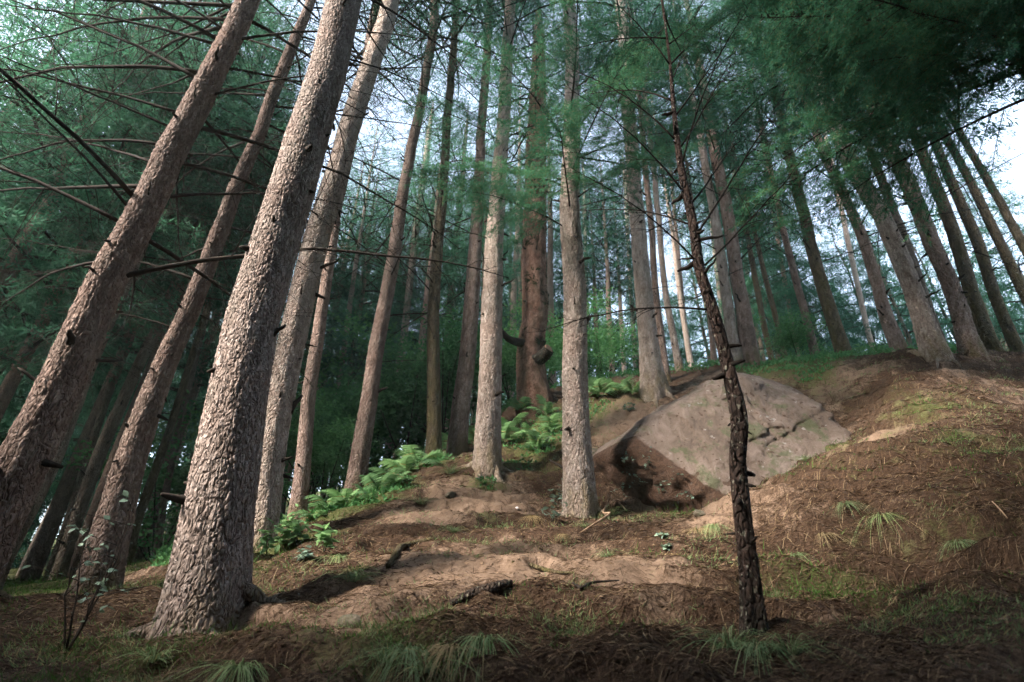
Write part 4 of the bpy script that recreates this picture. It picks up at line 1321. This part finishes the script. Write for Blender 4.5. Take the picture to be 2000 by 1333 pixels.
# unseen trees added round the viewer to shade the foreground
for i, (x, y, h, cz, w, lab) in enumerate([
        (-7.95, -4.7, 30, 1.0, 1.35, 'tall unseen conifer added behind the viewer on the left to cast shade'),
        (-11.3, -7.1, 33, 1.0, 1.35, 'tallest unseen conifer added behind the viewer on the left to cast shade'),
        (-8.6, -1.2, 8.0, 0.8, 1.5, 'low unseen conifer added left of the viewer to cast shade'),
        (-10.2, 0.6, 8.0, 0.8, 1.5, 'low unseen conifer added beyond the left edge to cast shade, nearer one'),
        (-12.0, 2.2, 9.0, 0.8, 1.5, 'low unseen conifer added beyond the left edge to cast shade, farther one')]):
    green_tree(x, y, h, cz, DENSE, lab, None, w, i + 80, True)
ring = [(R_, a_) for R_, aa in ((7.0, (108, 128, 153, 178, 200)), (12.5, (92, 105, 119, 135, 151, 167, 183, 199, 212))) for a_ in aa]  # unseen conifers added behind and to the right to block sky fill
for i, (R_, a_) in enumerate(ring):
    x, y = R_ * math.sin(math.radians(a_)), R_ * math.cos(math.radians(a_))
    green_tree(x, y, 19 + (i * 7 % 5) * .6, 1.2, DENSE, 'unseen conifer added round the viewer to hold back sky light', 'unseen conifers added to hold back sky light', 1.55, i + 90, True)
for i, (x, y) in enumerate([(-15, -1), (-16, 4), (-17, 9), (-20, 3)]):  # more unseen conifers added on the left against sky fill
    green_tree(x, y, 11, 1.0, DENSE, 'unseen conifer added round the viewer to hold back sky light', 'unseen conifers added to hold back sky light', 1.4, i + 120, True)

# conifer at the right edge whose boughs hang into the upper right corner
x, y = 7.4, 4.6
z = gz(x, y)
A = np.array([(x, y, z), (x - .1, y, z + 4), (x - .2, y + .1, z + 9)])
m, base, sp = trunk_data('edge', A, np.array([.3, .25, .2]), 15, 28, .12, .07, .008, .15, 91, M['bark_dark'])
edge = link('conifer_tree', None, loc=base, label='dense dark conifer at the right edge whose boughs hang into the upper right corner', cat='tree')
link('trunk', m, edge)
link('crown', LOWD[0], edge, loc=axis_at(sp, base, 6.2)[0], scale=(1.4, 1.4, 1.0))
r = np.random.default_rng(93)
hang_boughs(edge, sp, base, [(4.7 + 0.115 * k, 180 + r.normal(0, 45), .12, 0.95 + .5 * r.random()) for k in range(30)], r)

# ------------------------------------------------------------------ ferns
def frond_mesh(seed, L=0.62, n=17):
    q = np.random.default_rng(seed)
    s = np.linspace(0, 1, 9)
    sag = 0.55 + 0.15 * q.random()
    path = np.stack([L * s * 0.85, 0.03 * L * np.sin(s * 3) * q.normal(), L * (0.75 * s - sag * s**2.2)], 1)
    B = Bag()
    v, qd, t = tube(path, 0.004 * (1 - .8 * s), 4, cap=False)
    B.add(v, qd, None)
    for k in range(n):
        f = 0.16 + 0.84 * k / n
        i = min(f * 8, 7.99)
        p = path[int(i)] + (path[int(i) + 1] - path[int(i)]) * (i % 1)
        l = L * 0.34 * math.sin(min(1.0, (1.06 - f) * 1.5) * 1.5) * (0.85 + .3 * q.random())
        for sd in (-1, 1):
            d = np.array([0.45, sd * 0.9, -0.12 + q.normal(0, .08)])
            d /= np.linalg.norm(d)
            w = np.array([0.9, -sd * .4, 0.2])
            st = np.linspace(0, 1, 5)
            vv = []
            for j, u_ in enumerate(st):
                c = p + d * l * u_ - np.array([0, 0, .18 * l * u_ * u_])
                hw = 0.11 * l * (1 - u_)**0.6 * (1.0 if j % 2 == 0 else 0.6) + 0.001
                vv += [c - w * hw, c + w * hw]
            vv = np.array(vv)
            B.add(vv, np.array([[2 * j, 2 * j + 1, 2 * j + 3, 2 * j + 2] for j in range(4)]))
    return B.mesh('frond', M['fern'])


FRONDS = [frond_mesh(800 + k, 0.55 + .07 * k) for k in range(4)]
ferns = [(612, 1015, 'leftmost bright fern, at the foot of the slender brown trunk'), (640, 998, 'second bright fern from the left below the fern-edge conifer'), (672, 990, 'bright fern hanging just below the foot of the brown conifer'),
         (716, 978, 'bright fern touching the right side of the brown conifer foot'), (742, 962, 'large bright fern midway along the fern bank'), (768, 945, 'bright fern right of the largest fern on the fern bank'),
         (793, 930, 'bright fern second from the mossy trunk'), (815, 912, 'bright fern nearest the dark mossy trunk'),
         (985, 868, 'fern right of the pale pink conifer, lowest of the centre group'), (1003, 835, 'fern midway up the centre bank, left of the old tree foot'), (1028, 852, 'fern in the middle of the centre bank'),
         (1018, 805, 'fern at the left foot of the knobbly old tree'), (1066, 812, 'fern at the right foot of the knobbly old tree'), (1078, 845, 'fern hugging the centre conifer on the green bank'),
         (1050, 880, 'fern lowest on the centre bank near the dark burrow'), (990, 795, 'dim fern behind the pale pink conifer'), (1175, 775, 'fern just right of the centre conifer, in the glade'),
         (1205, 765, 'fern between the glade and the conifer behind the boulder'), (1235, 770, 'fern at the left foot of the conifer behind the boulder'), (880, 880, 'fern between the mossy trunk and the tan trunk'),
         (655, 940, 'dim fern left of the brown conifer, behind the fern bank'), (925, 870, 'dim fern between the tan and the pale pink trunk')]
r = np.random.default_rng(31)
for px, py, lab in ferns:
    p = G(px, py)
    p[2] = fast_z(np.array([p[0]]), np.array([p[1]]))[0]
    t = link('fern', None, loc=p, label=lab, cat='fern', group='ferns on the banks')
    nf = 6 + int(r.integers(3))
    s0 = (0.5 + .35 * r.random()) * (1.2 if p[1] > 9.4 else 0.9)
    for k in range(nf):
        link('frond', FRONDS[r.integers(4)], t, loc=(0, 0, 0.0), rot=proto_rot(k * 6.283 / nf + r.normal(0, .25), r.normal(.25, .2), r.normal(0, .25)), scale=s0 * (.85 + .5 * r.random()))

# ------------------------------------------------------------------ grass tufts
TUFT = [tuft_data('grass_tuft', 820 + k, 130, 0.42, 0.0048, M['grass'], 0.9, 0.75, 0.75, 5, 0.05) for k in range(3)]
TUFT_H = [tuft_data('grass_tuft', 830 + k, 110, 0.55, 0.0045, M['grass'], 1.25, 0.5, 1.15, 6, 0.10, -1.6) for k in range(2)]
TUFT_S = [tuft_data('grass_tuft', 840 + k, 90, 0.42, 0.0045, M['straw'], 1.25, 0.45, 1.1, 5, 0.09, -1.6) for k in range(2)]
tufts = [(688, 1135, TUFT[0], 1.1, 'bushy green grass tuft left of the bare earth mound'), (660, 1090, TUFT_H[1], .8, 'grass tuft just above the bushy one, near the leafy plants'), (886, 1040, TUFT[1], .8, 'small green grass tuft on the bank below the mossy stone step'),
         (1188, 1088, TUFT[2], .8, 'green grass tuft below the centre conifer, right of it'), (945, 1250, TUFT_H[0], 1.0, 'long green grass tuft hanging over the bottom ledge'), (885, 1262, TUFT_S[0], .9, 'straw-coloured tuft hanging over the bottom ledge'),
         (800, 1268, TUFT_H[1], .9, 'grey-green tuft hanging at the left end of the bottom ledge'), (755, 1290, TUFT[0], .8, 'bright grass tuft low at the bottom edge, left of the ledge'), (830, 1310, TUFT[2], .9, 'bright green tuft at the bottom edge under the ledge'),
         (1425, 1270, TUFT[1], 1.2, 'long-bladed tuft at the left foot of the dark sapling'), (1482, 1262, TUFT_H[0], .9, 'long-bladed tuft in front of the dark sapling'), (1545, 1275, TUFT[2], 1.0, 'sparse tuft right of the dark sapling foot'),
         (1650, 985, TUFT_H[0], .65, 'drooping tuft high on the shaded right bank'), (1722, 1010, TUFT_H[1], .85, 'largest drooping tuft on the shaded right bank'), (1550, 1085, TUFT_H[1], .7, 'small drooping tuft low on the bank right of the sapling'),
         (1605, 1045, TUFT_S[1], .8, 'straw and green tuft midway on the right bank'), (1870, 1060, TUFT_H[0], .65, 'dim tuft far right on the shaded bank'), (880, 925, TUFT[0], 1.3, 'grey-green grass tuft at the foot of the tan trunk'),
         (822, 985, TUFT[1], 1.0, 'pale grass tuft on the earth step below the mossy trunk'), (1310, 1085, TUFT_S[0], .8, 'straw tuft left of the sapling, below the boulder'), (1365, 1035, TUFT_S[1], .9, 'hanging straw tuft below the boulder hollow'),
         (1395, 1030, TUFT_H[0], .8, 'hanging green tuft touching the sapling on its left'), (1100, 1045, TUFT_S[0], .6, 'small straw tuft in front of the centre conifer'), (1195, 1005, TUFT[2], 1.0, 'bright tuft at the right foot of the centre conifer'),
         (1380, 975, TUFT[0], 1.0, 'bright green tuft at the lower right of the boulder hollow'), (1612, 860, TUFT[1], .9, 'green tuft at the right end of the boulder'), (1575, 900, TUFT[2], .7, 'low green tuft at the lower right of the boulder'),
         (470, 1300, TUFT_H[1], 1.0, 'dim grass tuft at the bottom edge below the big trunk'), (300, 1290, TUFT[0], .9, 'dim grass tuft at the bottom left near the big trunk'), (1140, 1030, TUFT[1], .6, 'low tuft against the foot of the centre conifer'),
         (940, 945, TUFT[2], .8, 'green tuft at the foot of the pale pink conifer'), (1040, 1010, TUFT_S[1], .7, 'thin straw tuft left of the pale herb'), (930, 1090, TUFT[0], .4, 'tiny tuft on the bare earth mound')]
for px, py, me, sc_, lab in tufts:
    p = G(px, py)
    far_f = 1.0 + max(0, (p[1] - 5)) * 0.06
    link('grass_tuft', me, loc=p, rot=Euler((0, 0, r.normal(0, .5))), scale=sc_ * far_f * .85, label=lab, cat='grass tuft', group='grass tufts on the slope')

# ------------------------------------------------------------------ leafy plants
def leaf_shape(name, L, W, mat, lobes=0.0, fold=0.15):
    n = 6
    s = np.linspace(0, 1, n)
    w = W * np.sin(np.pi * (s**0.8))**0.8 * (1 + lobes * np.cos(s * 12)) * 0.5 + 0.001
    z = -0.25 * L * s * s
    V = np.concatenate([np.stack([L * s, 0 * s, z], 1), np.stack([L * s, w, z + fold * w], 1), np.stack([L * s, -w, z + fold * w], 1)])
    Q = [[i, i + 1, n + i + 1, n + i] for i in range(n - 1)] + [[i + 1, i, 2 * n + i, 2 * n + i + 1] for i in range(n - 1)]
    return mesh(name, V, np.array(Q), mat)


LEAF_PALE = leaf_shape('leaf', 0.075, 0.045, M['pale_leaf'], 0.12)
LEAF_GREEN = leaf_shape('leaf', 0.11, 0.05, M['fern'], 0.08)
LEAF_SMALL = leaf_shape('leaf', 0.05, 0.045, M['pale_leaf'], 0.0)


def leafy(name, loc, h, nst, nlf, leaf, label, cat, group, seed, lean=0.3, lsc=1.0, normal=None):
    q = np.random.default_rng(seed)
    t = link(name, None, loc=loc, label=label, cat=cat, group=group)
    B = Bag()
    tips = []
    for k in range(nst):
        az = q.random() * 6.283
        s = np.linspace(0, 1, 6)
        le = lean * (0.4 + q.random())
        d = np.array([math.cos(az) * le, math.sin(az) * le, 1.0])
        if normal is not None:
            d = normal + 0.6 * q.normal(0, 1, 3)
        pth = np.outer(s * h * (.6 + .5 * q.random()), d) + 0.05 * h * q.normal(0, 1, (6, 3)) * s[:, None]
        v, qq, tt = tube(pth, 0.0035 * (h / .4)**.5 * (1 - .7 * s), 4)
        B.add(v, qq, tt)
        tips.append(pth)
    link('stem', B.mesh('stem', M['twig'], True), t)
    for k in range(nlf):
        pth = tips[k % nst]
        f = 0.3 + 0.7 * q.random()
        i = min(f * 5, 4.99)
        p = pth[int(i)] + (pth[int(i) + 1] - pth[int(i)]) * (i % 1)
        link('leaf', leaf, t, loc=p, rot=proto_rot(q.random() * 6.283, q.normal(.2, .35), q.normal(0, .4)), scale=lsc * (.6 + .7 * q.random()))
    return t


for i, (px, py, h, lab) in enumerate([(520, 1085, .28, 'leafy green plant against the right side of the big trunk'), (548, 1078, .3, 'leafy green plant second from the big trunk'), (578, 1068, .3, 'leafy green plant third from the big trunk, under the orange stick'),
                                      (632, 1082, .25, 'leafy green plant right end of the row by the big trunk'), (560, 1040, .3, 'leafy plant around the orange stick')]):
    leafy('leafy_plant', G(px, py), h, 7, 42, LEAF_GREEN, lab, 'plant', 'leafy plants by the big trunk', 40 + i)
for i, (px, py, h, lab) in enumerate([(1090, 985, .3, 'pale-leaved herb at the left foot of the centre conifer'), (1078, 1020, .22, 'pale-leaved herb lower left of the centre conifer'), (1060, 880, .3, 'pale-leaved herb on the green bank above the burrow'),
                                      (1295, 1052, .06, 'flat pale-leaved herb below the boulder hollow'), (1300, 1075, .06, 'low pale herb beside the straw tuft'), (1230, 805, .22, 'pale herb on the bank left of the boulder top'), (590, 1098, .12, 'tiny white-leaved plant below the leafy row')]):
    leafy('pale_herb', G(px, py), h, 6, 26, LEAF_PALE, lab, 'herb', 'pale-leaved herbs', 60 + i, 0.8, lsc=.6 if h < .1 else 1.0)

# leaves growing out of the boulder's hollow
from mathutils.bvhtree import BVHTree
bo = bpy.data.objects['boulder']
bvh = BVHTree.FromPolygons([tuple(np.array(v.co) + bbase) for v in bo.data.vertices], [tuple(p.vertices) for p in bo.data.polygons])
for i, (px, py, lab) in enumerate([(1228, 895, 'pale cluster of leaves at the top left of the boulder hollow'), (1245, 930, 'leaves in the middle left of the boulder hollow'), (1215, 950, 'leaves low on the left of the boulder hollow'), (1290, 950, 'leaves in the centre of the boulder hollow'),
                                   (1320, 930, 'leaves right of centre in the boulder hollow'), (1345, 960, 'leaves at the right end of the boulder hollow'), (1265, 905, 'leaves under the roof edge of the boulder hollow')]):
    u, v = (px - 1000.0) / F, (666.5 - py) / F
    d = Vector((u, CP - v * SP, SP + v * CP)).normalized()
    hit, nr, _, _ = bvh.ray_cast(Vector((0, 0, 0)), d)
    if hit is None:
        continue
    leafy('clinging_plant', np.array(hit) - 0.01 * np.array(d), .16, 6, 22, LEAF_SMALL, lab, 'plant', 'plants clinging in the boulder hollow', 80 + i, lsc=.75, normal=np.array(nr))

# thin leafy shrub in the dark left foreground
sh = P(150, 1215, 3.6)
sh[2] = gz(sh[0], sh[1])
shr = link('leafy_sapling', None, loc=sh, label='thin shrub with scattered pale leaves in the dark left foreground', cat='shrub')
q = np.random.default_rng(9)
B = Bag()
paths = []
for k, (dx, dz, c) in enumerate([(0.02, .95, .1), (-.22, .78, .05), (.1, .82, .1), (-.12, .6, -.1), (.16, .5, .05)]):
    s = np.linspace(0, 1, 9)
    pth = np.stack([dx * s + c * np.sin(s * 3) * .4, -.1 * s * (k - 2) * .5, dz * s], 1) + .012 * q.normal(0, 1, (9, 3)) * s[:, None]
    v, qq, tt = tube(pth, 0.007 * (1 - .75 * s), 5)
    B.add(v, qq, tt)
    paths.append(pth)
    for j in range(5):
        p0 = pth[3 + j]
        d = np.array([q.normal(0, .16), q.normal(0, .12), .04 + .06 * q.random()])
        sub = np.stack([p0 + d * u_ for u_ in np.linspace(0, 1, 4)])
        v, qq, tt = tube(sub, 0.003 * np.linspace(1, .5, 4), 4)
        B.add(v, qq, tt)
        paths.append(sub)
link('stem', B.mesh('stem', M['twig'], True), shr)
for k in range(70):
    pth = paths[q.integers(len(paths))]
    f = 0.35 + .65 * q.random()
    i = min(f * (len(pth) - 1), len(pth) - 1.01)
    p = pth[int(i)] + (pth[int(i) + 1] - pth[int(i)]) * (i % 1)
    link('leaf', LEAF_PALE, shr, loc=p, rot=proto_rot(q.random() * 6.28, q.normal(.1, .4), q.normal(0, .5)), scale=.35 + .45 * q.random())

# broad-leaved bushes in the understorey
def bush_crown(seed, rad, h, n, lf=0.11):
    q = np.random.default_rng(seed)
    nb = 26
    cs = q.normal(0, 1, (nb, 3)) * np.array([rad * .42, rad * .42, h * .22]) + np.array([0, 0, h * .6])
    pk = q.integers(nb, size=n)
    org = cs[pk] + q.normal(0, .22 * rad, (n, 3)) * np.array([1, 1, .5])
    org[:, 2] = np.maximum(org[:, 2], 0.1)
    dirs = q.normal(0, 1, (n, 3))
    dirs[:, 2] = dirs[:, 2] * .5 - .2
    V, Q = tri_mesh('b', org, dirs, lf * (.6 + .7 * q.random(n)), lf * .5, q, None, quad=True)
    return mesh('foliage', V, Q, M['broadleaf']), cs


BUSH = [bush_crown(850 + k, 1.3, 2.6, 6000) for k in range(3)]
bushes = [(690, 800, 15, 1.5, 'bright green bush right of the slender brown trunk'), (740, 700, 17, 1.6, 'bright green bush behind the brown fern-bank conifer'), (800, 800, 14, 1.2, 'bright green bush left of the mossy trunk'), (870, 780, 14, 1.2, 'bright green bush between the mossy and the tan trunk'),
          (600, 930, 13, 1.0, 'dim green bush between the pale conifer and the slender brown trunk'), (640, 900, 12, .8, 'feathery green bush left of the fern-bank conifer'), (920, 760, 15, 1.2, 'green bush between the tan and the pale pink trunk'), (1000, 800, 14, .9, 'green bush left of the old tree foot'),
          (1100, 760, 16, 1.0, 'green bush behind the centre conifer'), (1180, 745, 17, .9, 'low green bush in the dark glade'), (330, 1000, 14, 1.2, 'dim bush in the gap left of the big trunk'), (1555, 690, 13, .5, 'low green bush on the grassy crest')]
for i, (px, py, Y, sc_, lab) in enumerate(bushes):
    p = P(px, py, Y)
    z = gz(p[0], p[1])
    cr, cs = BUSH[i % 3]
    t = link('bush', None, loc=(p[0], p[1], z), label=lab, cat='bush', group='bushes in the understorey')
    link('foliage', cr, t, rot=Euler((0, 0, i * 1.3)), scale=sc_)
    B = Bag()
    for k in range(7):
        s = np.linspace(0, 1, 4)
        v, qq, tt = tube(np.outer(s, cs[k] * sc_) - np.array([0, 0, .15]), .02 * sc_ * (1 - .7 * s), 5)
        B.add(v, qq, tt)
    link('stem', B.mesh('stem', M['twig'], True), t, rot=Euler((0, 0, i * 1.3)))

# ------------------------------------------------------------------ stones, logs, roots, sticks
def stone(seed, size, mat, name):
    q = np.random.default_rng(seed)
    nu, nv = 28, 18
    T, PH = np.meshgrid(np.linspace(0, 2 * np.pi, nu, endpoint=False), np.linspace(.01, np.pi - .01, nv))
    D = np.stack([np.cos(T) * np.sin(PH), np.sin(T) * np.sin(PH), np.cos(PH)], -1).reshape(-1, 3)
    ns = q.normal(0, 1, (12, 3))
    ns /= np.linalg.norm(ns, axis=1)[:, None]
    inv = np.maximum(D @ ns.T, 0) / (.75 + .3 * q.random(12))
    rr = 1 / ((inv**10).sum(1)**.1 + .5**1)
    rr = np.minimum(rr, 1.3) + .1 * fbm3(D * 2 + seed, 3, seed)
    V = D * rr[:, None] * np.array(size)
    ii, jj = np.meshgrid(np.arange(nv - 1), np.arange(nu), indexing='ij')
    j2 = (jj + 1) % nu
    Q = np.stack([ii * nu + jj, (ii + 1) * nu + jj, (ii + 1) * nu + j2, ii * nu + j2], -1).reshape(-1, 4)
    return mesh(name, V, Q, mat, True, {'earth': np.zeros(len(V))})


for i, (px, py, sz, lab) in enumerate([(690, 1200, (.13, .11, .09), 'mossy grey stone below the bushy grass tuft'), (1700, 682, (.75, .4, .22), 'flat pale stone lying on the crest between trunks'), (880, 962, (.16, .12, .10), 'reddish stone on the earth step below the pale pink conifer'),
                                       (1160, 880, (.3, .25, .2), 'brown stone wedged left of the boulder'),
                                       (1370, 1000, (.12, .1, .07), 'small earthy stone under the right end of the hollow')]):
    link('stone', stone(870 + i, sz, M['rock'] if sz[0] > .5 else M['stone'], 'stone'), loc=G(px, py) - np.array([0, 0, sz[2] * .55]), rot=Euler((0, 0, i * .9)), label=lab, cat='stone')
link('pebble', stone(890, (.035, .03, .03), M['white_flower'], 'pebble'), loc=G(1010, 996) + np.array([0, 0, .02]), label='tiny white pebble left of the pale herb', cat='pebble')


def lay(pix, rads, name, mat, label, cat, lift=0.0, n=18, lump=.15, seed=1):
    q = np.random.default_rng(seed)
    pts = np.array([G(a, b) for a, b in pix])
    pts[:, 2] += lift if np.isscalar(lift) else np.array(lift)
    sp_ = catmull(np.c_[pts, rads], n)
    v, qq, tt = tube(sp_[:, :3] - pts[0], sp_[:, 3] * (1 + lump * q.normal(0, 1, n)), 10)
    v = v + .07 * np.mean(rads) * q.normal(0, 1, v.shape)
    B = Bag()
    B.add(v, qq, tt)
    m_ = B.mesh(name, mat, True)
    for a_, val in (('tint', .4), ('height', .2)):
        at = m_.attributes.new(a_, 'FLOAT', 'POINT')
        at.data.foreach_set('value', np.full(len(v), val, np.float32))
    return link(name, m_, loc=pts[0], label=label, cat=cat)


lay([(880, 1190), (920, 1172), (960, 1160), (1000, 1146)], [.02, .036, .04, .02], 'mossy_log', M['bark_sapling'], 'dark mossy log lying across the slope in the foreground', 'log', .03, 26, .06)
lay([(757, 1112), (775, 1085), (805, 1066), (850, 1056)], [.02, .03, .028, .015], 'curved_root', M['bark_dark'], 'curved pale root arching round the bare earth mound', 'root', .02)
lay([(1120, 1148), (1135, 1158), (1165, 1146), (1210, 1143)], [.008, .011, .010, .004], 'forked_stick', M['twig'], 'thin dark bent stick lying on needle litter below the centre', 'stick', .03)
lay([(1195, 985), (1180, 1005), (1160, 1030), (1133, 1045)], [.012, .011, .009, .006], 'thin_stick', M['pale_wood'], 'thin brown stick leaning on the foot of the centre conifer', 'stick', [.12, .06, .03, .02])
lay([(1000, 1100), (1040, 1108), (1075, 1118), (1120, 1122)], [.01, .016, .015, .006], 'surface_root', M['bark_dark'], 'short dark root surfacing right of the earth mound', 'root', .01)
lay([(1940, 985), (1952, 997), (1962, 1008), (1970, 1018)], [.005, .006, .005, .004], 'straw_stick', M['pale_wood'], 'small straw-coloured stick on the shaded far right slope', 'stick', .02)
lay([(1198, 992), (1206, 984), (1213, 990), (1222, 1000)], [.012, .013, .012, .010], 'orange_stick', M['cut_wood'], 'short orange stick lying at the mouth of the boulder hollow', 'stick', .03)
st = G(528, 1062)
v, qq, tt = tube(np.array([[0, 0, -.05], [.01, 0, .1], [.03, 0, .24]]), [.014, .016, .012], 7)
B = Bag()
B.add(v, qq, tt)
link('broken_stake', B.mesh('broken_stake', M['cut_wood']), loc=st, label='orange broken stick standing upright among the leafy plants', cat='stick')
# small sandstone slabs and clods showing on the ledges are part of the ground; loose stuff follows

# ------------------------------------------------------------------ litter, moss, undergrowth
def scatter(n, x0, x1, y0, y1, seed, power=2.0):
    q = np.random.default_rng(seed)
    y = y0 * (y1 / y0)**(q.random(n)**(1 / power) if power > 1 else q.random(n))
    x = q.uniform(x0, x1, n) * y
    return x, y, q


def gnormal(x, y, e=0.03):
    return (fast_z(x + e, y) - fast_z(x - e, y)) / (2 * e), (fast_z(x, y + e) - fast_z(x, y - e)) / (2 * e)


n = 200000
q = np.random.default_rng(901)
y = np.exp(q.uniform(math.log(2.1), math.log(11.5), n))
x = q.uniform(-.75, 1.02, n) * (y + .6)
keep = ((sample_grid(GSOIL, x, y) + .35 * (q.random(n) - .5) + .45 * fbm2(x * 3, y * 3, 3, 9) < .52) | (q.random(n) < .15)) & (sample_grid(GMOSS, x, y) < .62 + .2 * q.random(n))
x, y = x[keep], y[keep]
n = len(x)
z = fast_z(x, y)
gx_, gy_ = gnormal(x, y)
az = q.normal(0, .7, n) + np.where(q.random(n) < .5, 0, math.pi)
ln = (.03 + .045 * q.random(n)) * (1 + .06 * y)
dx, dy = np.cos(az) * ln, np.sin(az) * ln
lift = .004 + .012 * q.random(n)
a = np.stack([x, y, z + .003], 1)
b = np.stack([x + dx, y + dy, fast_z(x + dx, y + dy) + lift * .7], 1)
mid = (a + b) / 2
mid[:, 2] = np.maximum(mid[:, 2], fast_z(mid[:, 0], mid[:, 1])) + lift * .6
w = (.0006 + .0003 * y)[:, None] * np.stack([-np.sin(az), np.cos(az), .6 + 0 * az], 1)
V = np.stack([a - w, a + w, mid + w, mid - w, b], 1).reshape(-1, 3)
o = np.arange(n) * 5
link('needle_litter', mesh('needle_litter', V, [np.stack([o, o + 1, o + 2, o + 3], 1), np.stack([o + 3, o + 2, o + 4], 1)], M['litter']), kind='stuff')

n = 40000
q = np.random.default_rng(911)
y = np.exp(q.uniform(math.log(2.2), math.log(9.5), n))
x = q.uniform(-.65, 1.0, n) * (y + .6)
z = fast_z(x, y)
sz = (.003 + .012 * q.random(n)**3) * (1 + .10 * y)
tet = q.normal(0, 1, (n, 4, 3))
tet /= np.linalg.norm(tet, axis=2)[:, :, None]
V = (np.stack([x, y, z], 1)[:, None] + tet * sz[:, None, None] * np.array([1, 1, .7])).reshape(-1, 3)
o = np.arange(n) * 4
link('soil_crumbs', mesh('soil_crumbs', V, np.concatenate([np.stack([o + a_, o + b_, o + c_], 1) for a_, b_, c_ in ((0, 1, 2), (0, 2, 3), (0, 3, 1), (1, 3, 2))]), M['crumb']), kind='stuff')

n = 190000
q = np.random.default_rng(905)
y = np.exp(q.uniform(math.log(2.1), math.log(13), n))
x = q.uniform(-.9, 1.02, n) * (y + .6)
keep = sample_grid(GMOSS, x, y) + .25 * (q.random(n) - .5) + .3 * fbm2(x * 4, y * 4, 2, 19) > .60
x, y = x[keep], y[keep]
n = len(x)
z = fast_z(x, y)
dirs = np.stack([q.normal(0, .5, n), q.normal(-.2, .5, n), .6 + .5 * q.random(n)], 1)
V, T = tri_mesh('m', np.stack([x, y, z - .004], 1), dirs, (.015 + .035 * q.random(n)**2 + .11 * (q.random(n) < .07) * q.random(n)) * (1 + .07 * y), .003 + .001 * y, q, None)
link('moss', mesh('moss', V, T, M['moss']), kind='stuff')

n = 90000
q = np.random.default_rng(909)
y = np.exp(q.uniform(math.log(2.2), math.log(10.5), n))
x = q.uniform(-.7, 1.0, n) * (y + .6)
keep = fbm2(x * 1.7, y * 1.7, 3, 77) + .45 * fbm2(x * 9, y * 9, 2, 78) + .2 * (q.random(n) - .5) > .30
x, y = x[keep], y[keep]
n = len(x)
dirs = np.stack([q.normal(0, .55, n), q.normal(-.5, .5, n), .35 + .5 * q.random(n)], 1)
V, T = tri_mesh('g', np.stack([x, y, fast_z(x, y) - .004], 1), dirs, (.025 + .07 * q.random(n)**1.5) * (1 + .05 * y), .0022 + .0007 * y, q, None)
link('short_grass', mesh('short_grass', V, T, M['grass']), kind='stuff')

n = 90000
q = np.random.default_rng(907)
y = np.exp(q.uniform(math.log(8), math.log(26), n))
x = q.uniform(-1.1, .95, n) * y
keep = (x > -.62 * y) & ((np.hypot(x - 2, y - 5) > 8) | (sample_grid(GMOSS, x, y) > .62))
x, y = x[keep], y[keep]
n = len(x)
z = fast_z(x, y)
hh = .35 * np.clip(fbm2(x * .9, y * .9, 3, 3) + .35, 0, 1) * q.random(n) * smooth((np.hypot(x - 2, y - 5) - 6) / 4)
dirs = np.stack([q.normal(0, 1, n), q.normal(-.3, 1, n), .4 + .5 * q.random(n)], 1)
V, T = tri_mesh('u', np.stack([x, y, z + hh], 1), dirs, .07 + .09 * q.random(n), .03 + .03 * q.random(n), q, None)
link('undergrowth', mesh('undergrowth', V, T, M['broadleaf']), kind='stuff')

# ------------------------------------------------------------------ the hazy air under the trees
HAZE = 0.0010
if HAZE:
    lo, hi = np.array([-140, -70, -40.0]), np.array([140, 180, 70.0])
    V = np.array([[a, b, c] for a in (lo[0], hi[0]) for b in (lo[1], hi[1]) for c in (lo[2], hi[2])])
    Q = np.array([[0, 1, 3, 2], [4, 6, 7, 5], [0, 4, 5, 1], [2, 3, 7, 6], [0, 2, 6, 4], [1, 5, 7, 3]])
    hm = bpy.data.materials.new('haze')
    hm.use_nodes = True
    hm.node_tree.nodes.clear()
    out = hm.node_tree.nodes.new('ShaderNodeOutputMaterial')
    pv = hm.node_tree.nodes.new('ShaderNodeVolumePrincipled')
    pv.inputs['Color'].default_value = (0.68, 0.95, 0.92, 1)
    pv.inputs['Density'].default_value = HAZE
    pv.inputs['Anisotropy'].default_value = 0.1
    hm.node_tree.links.new(pv.outputs[0], out.inputs['Volume'])
    link('haze', mesh('haze', V, Q, hm), kind='stuff')
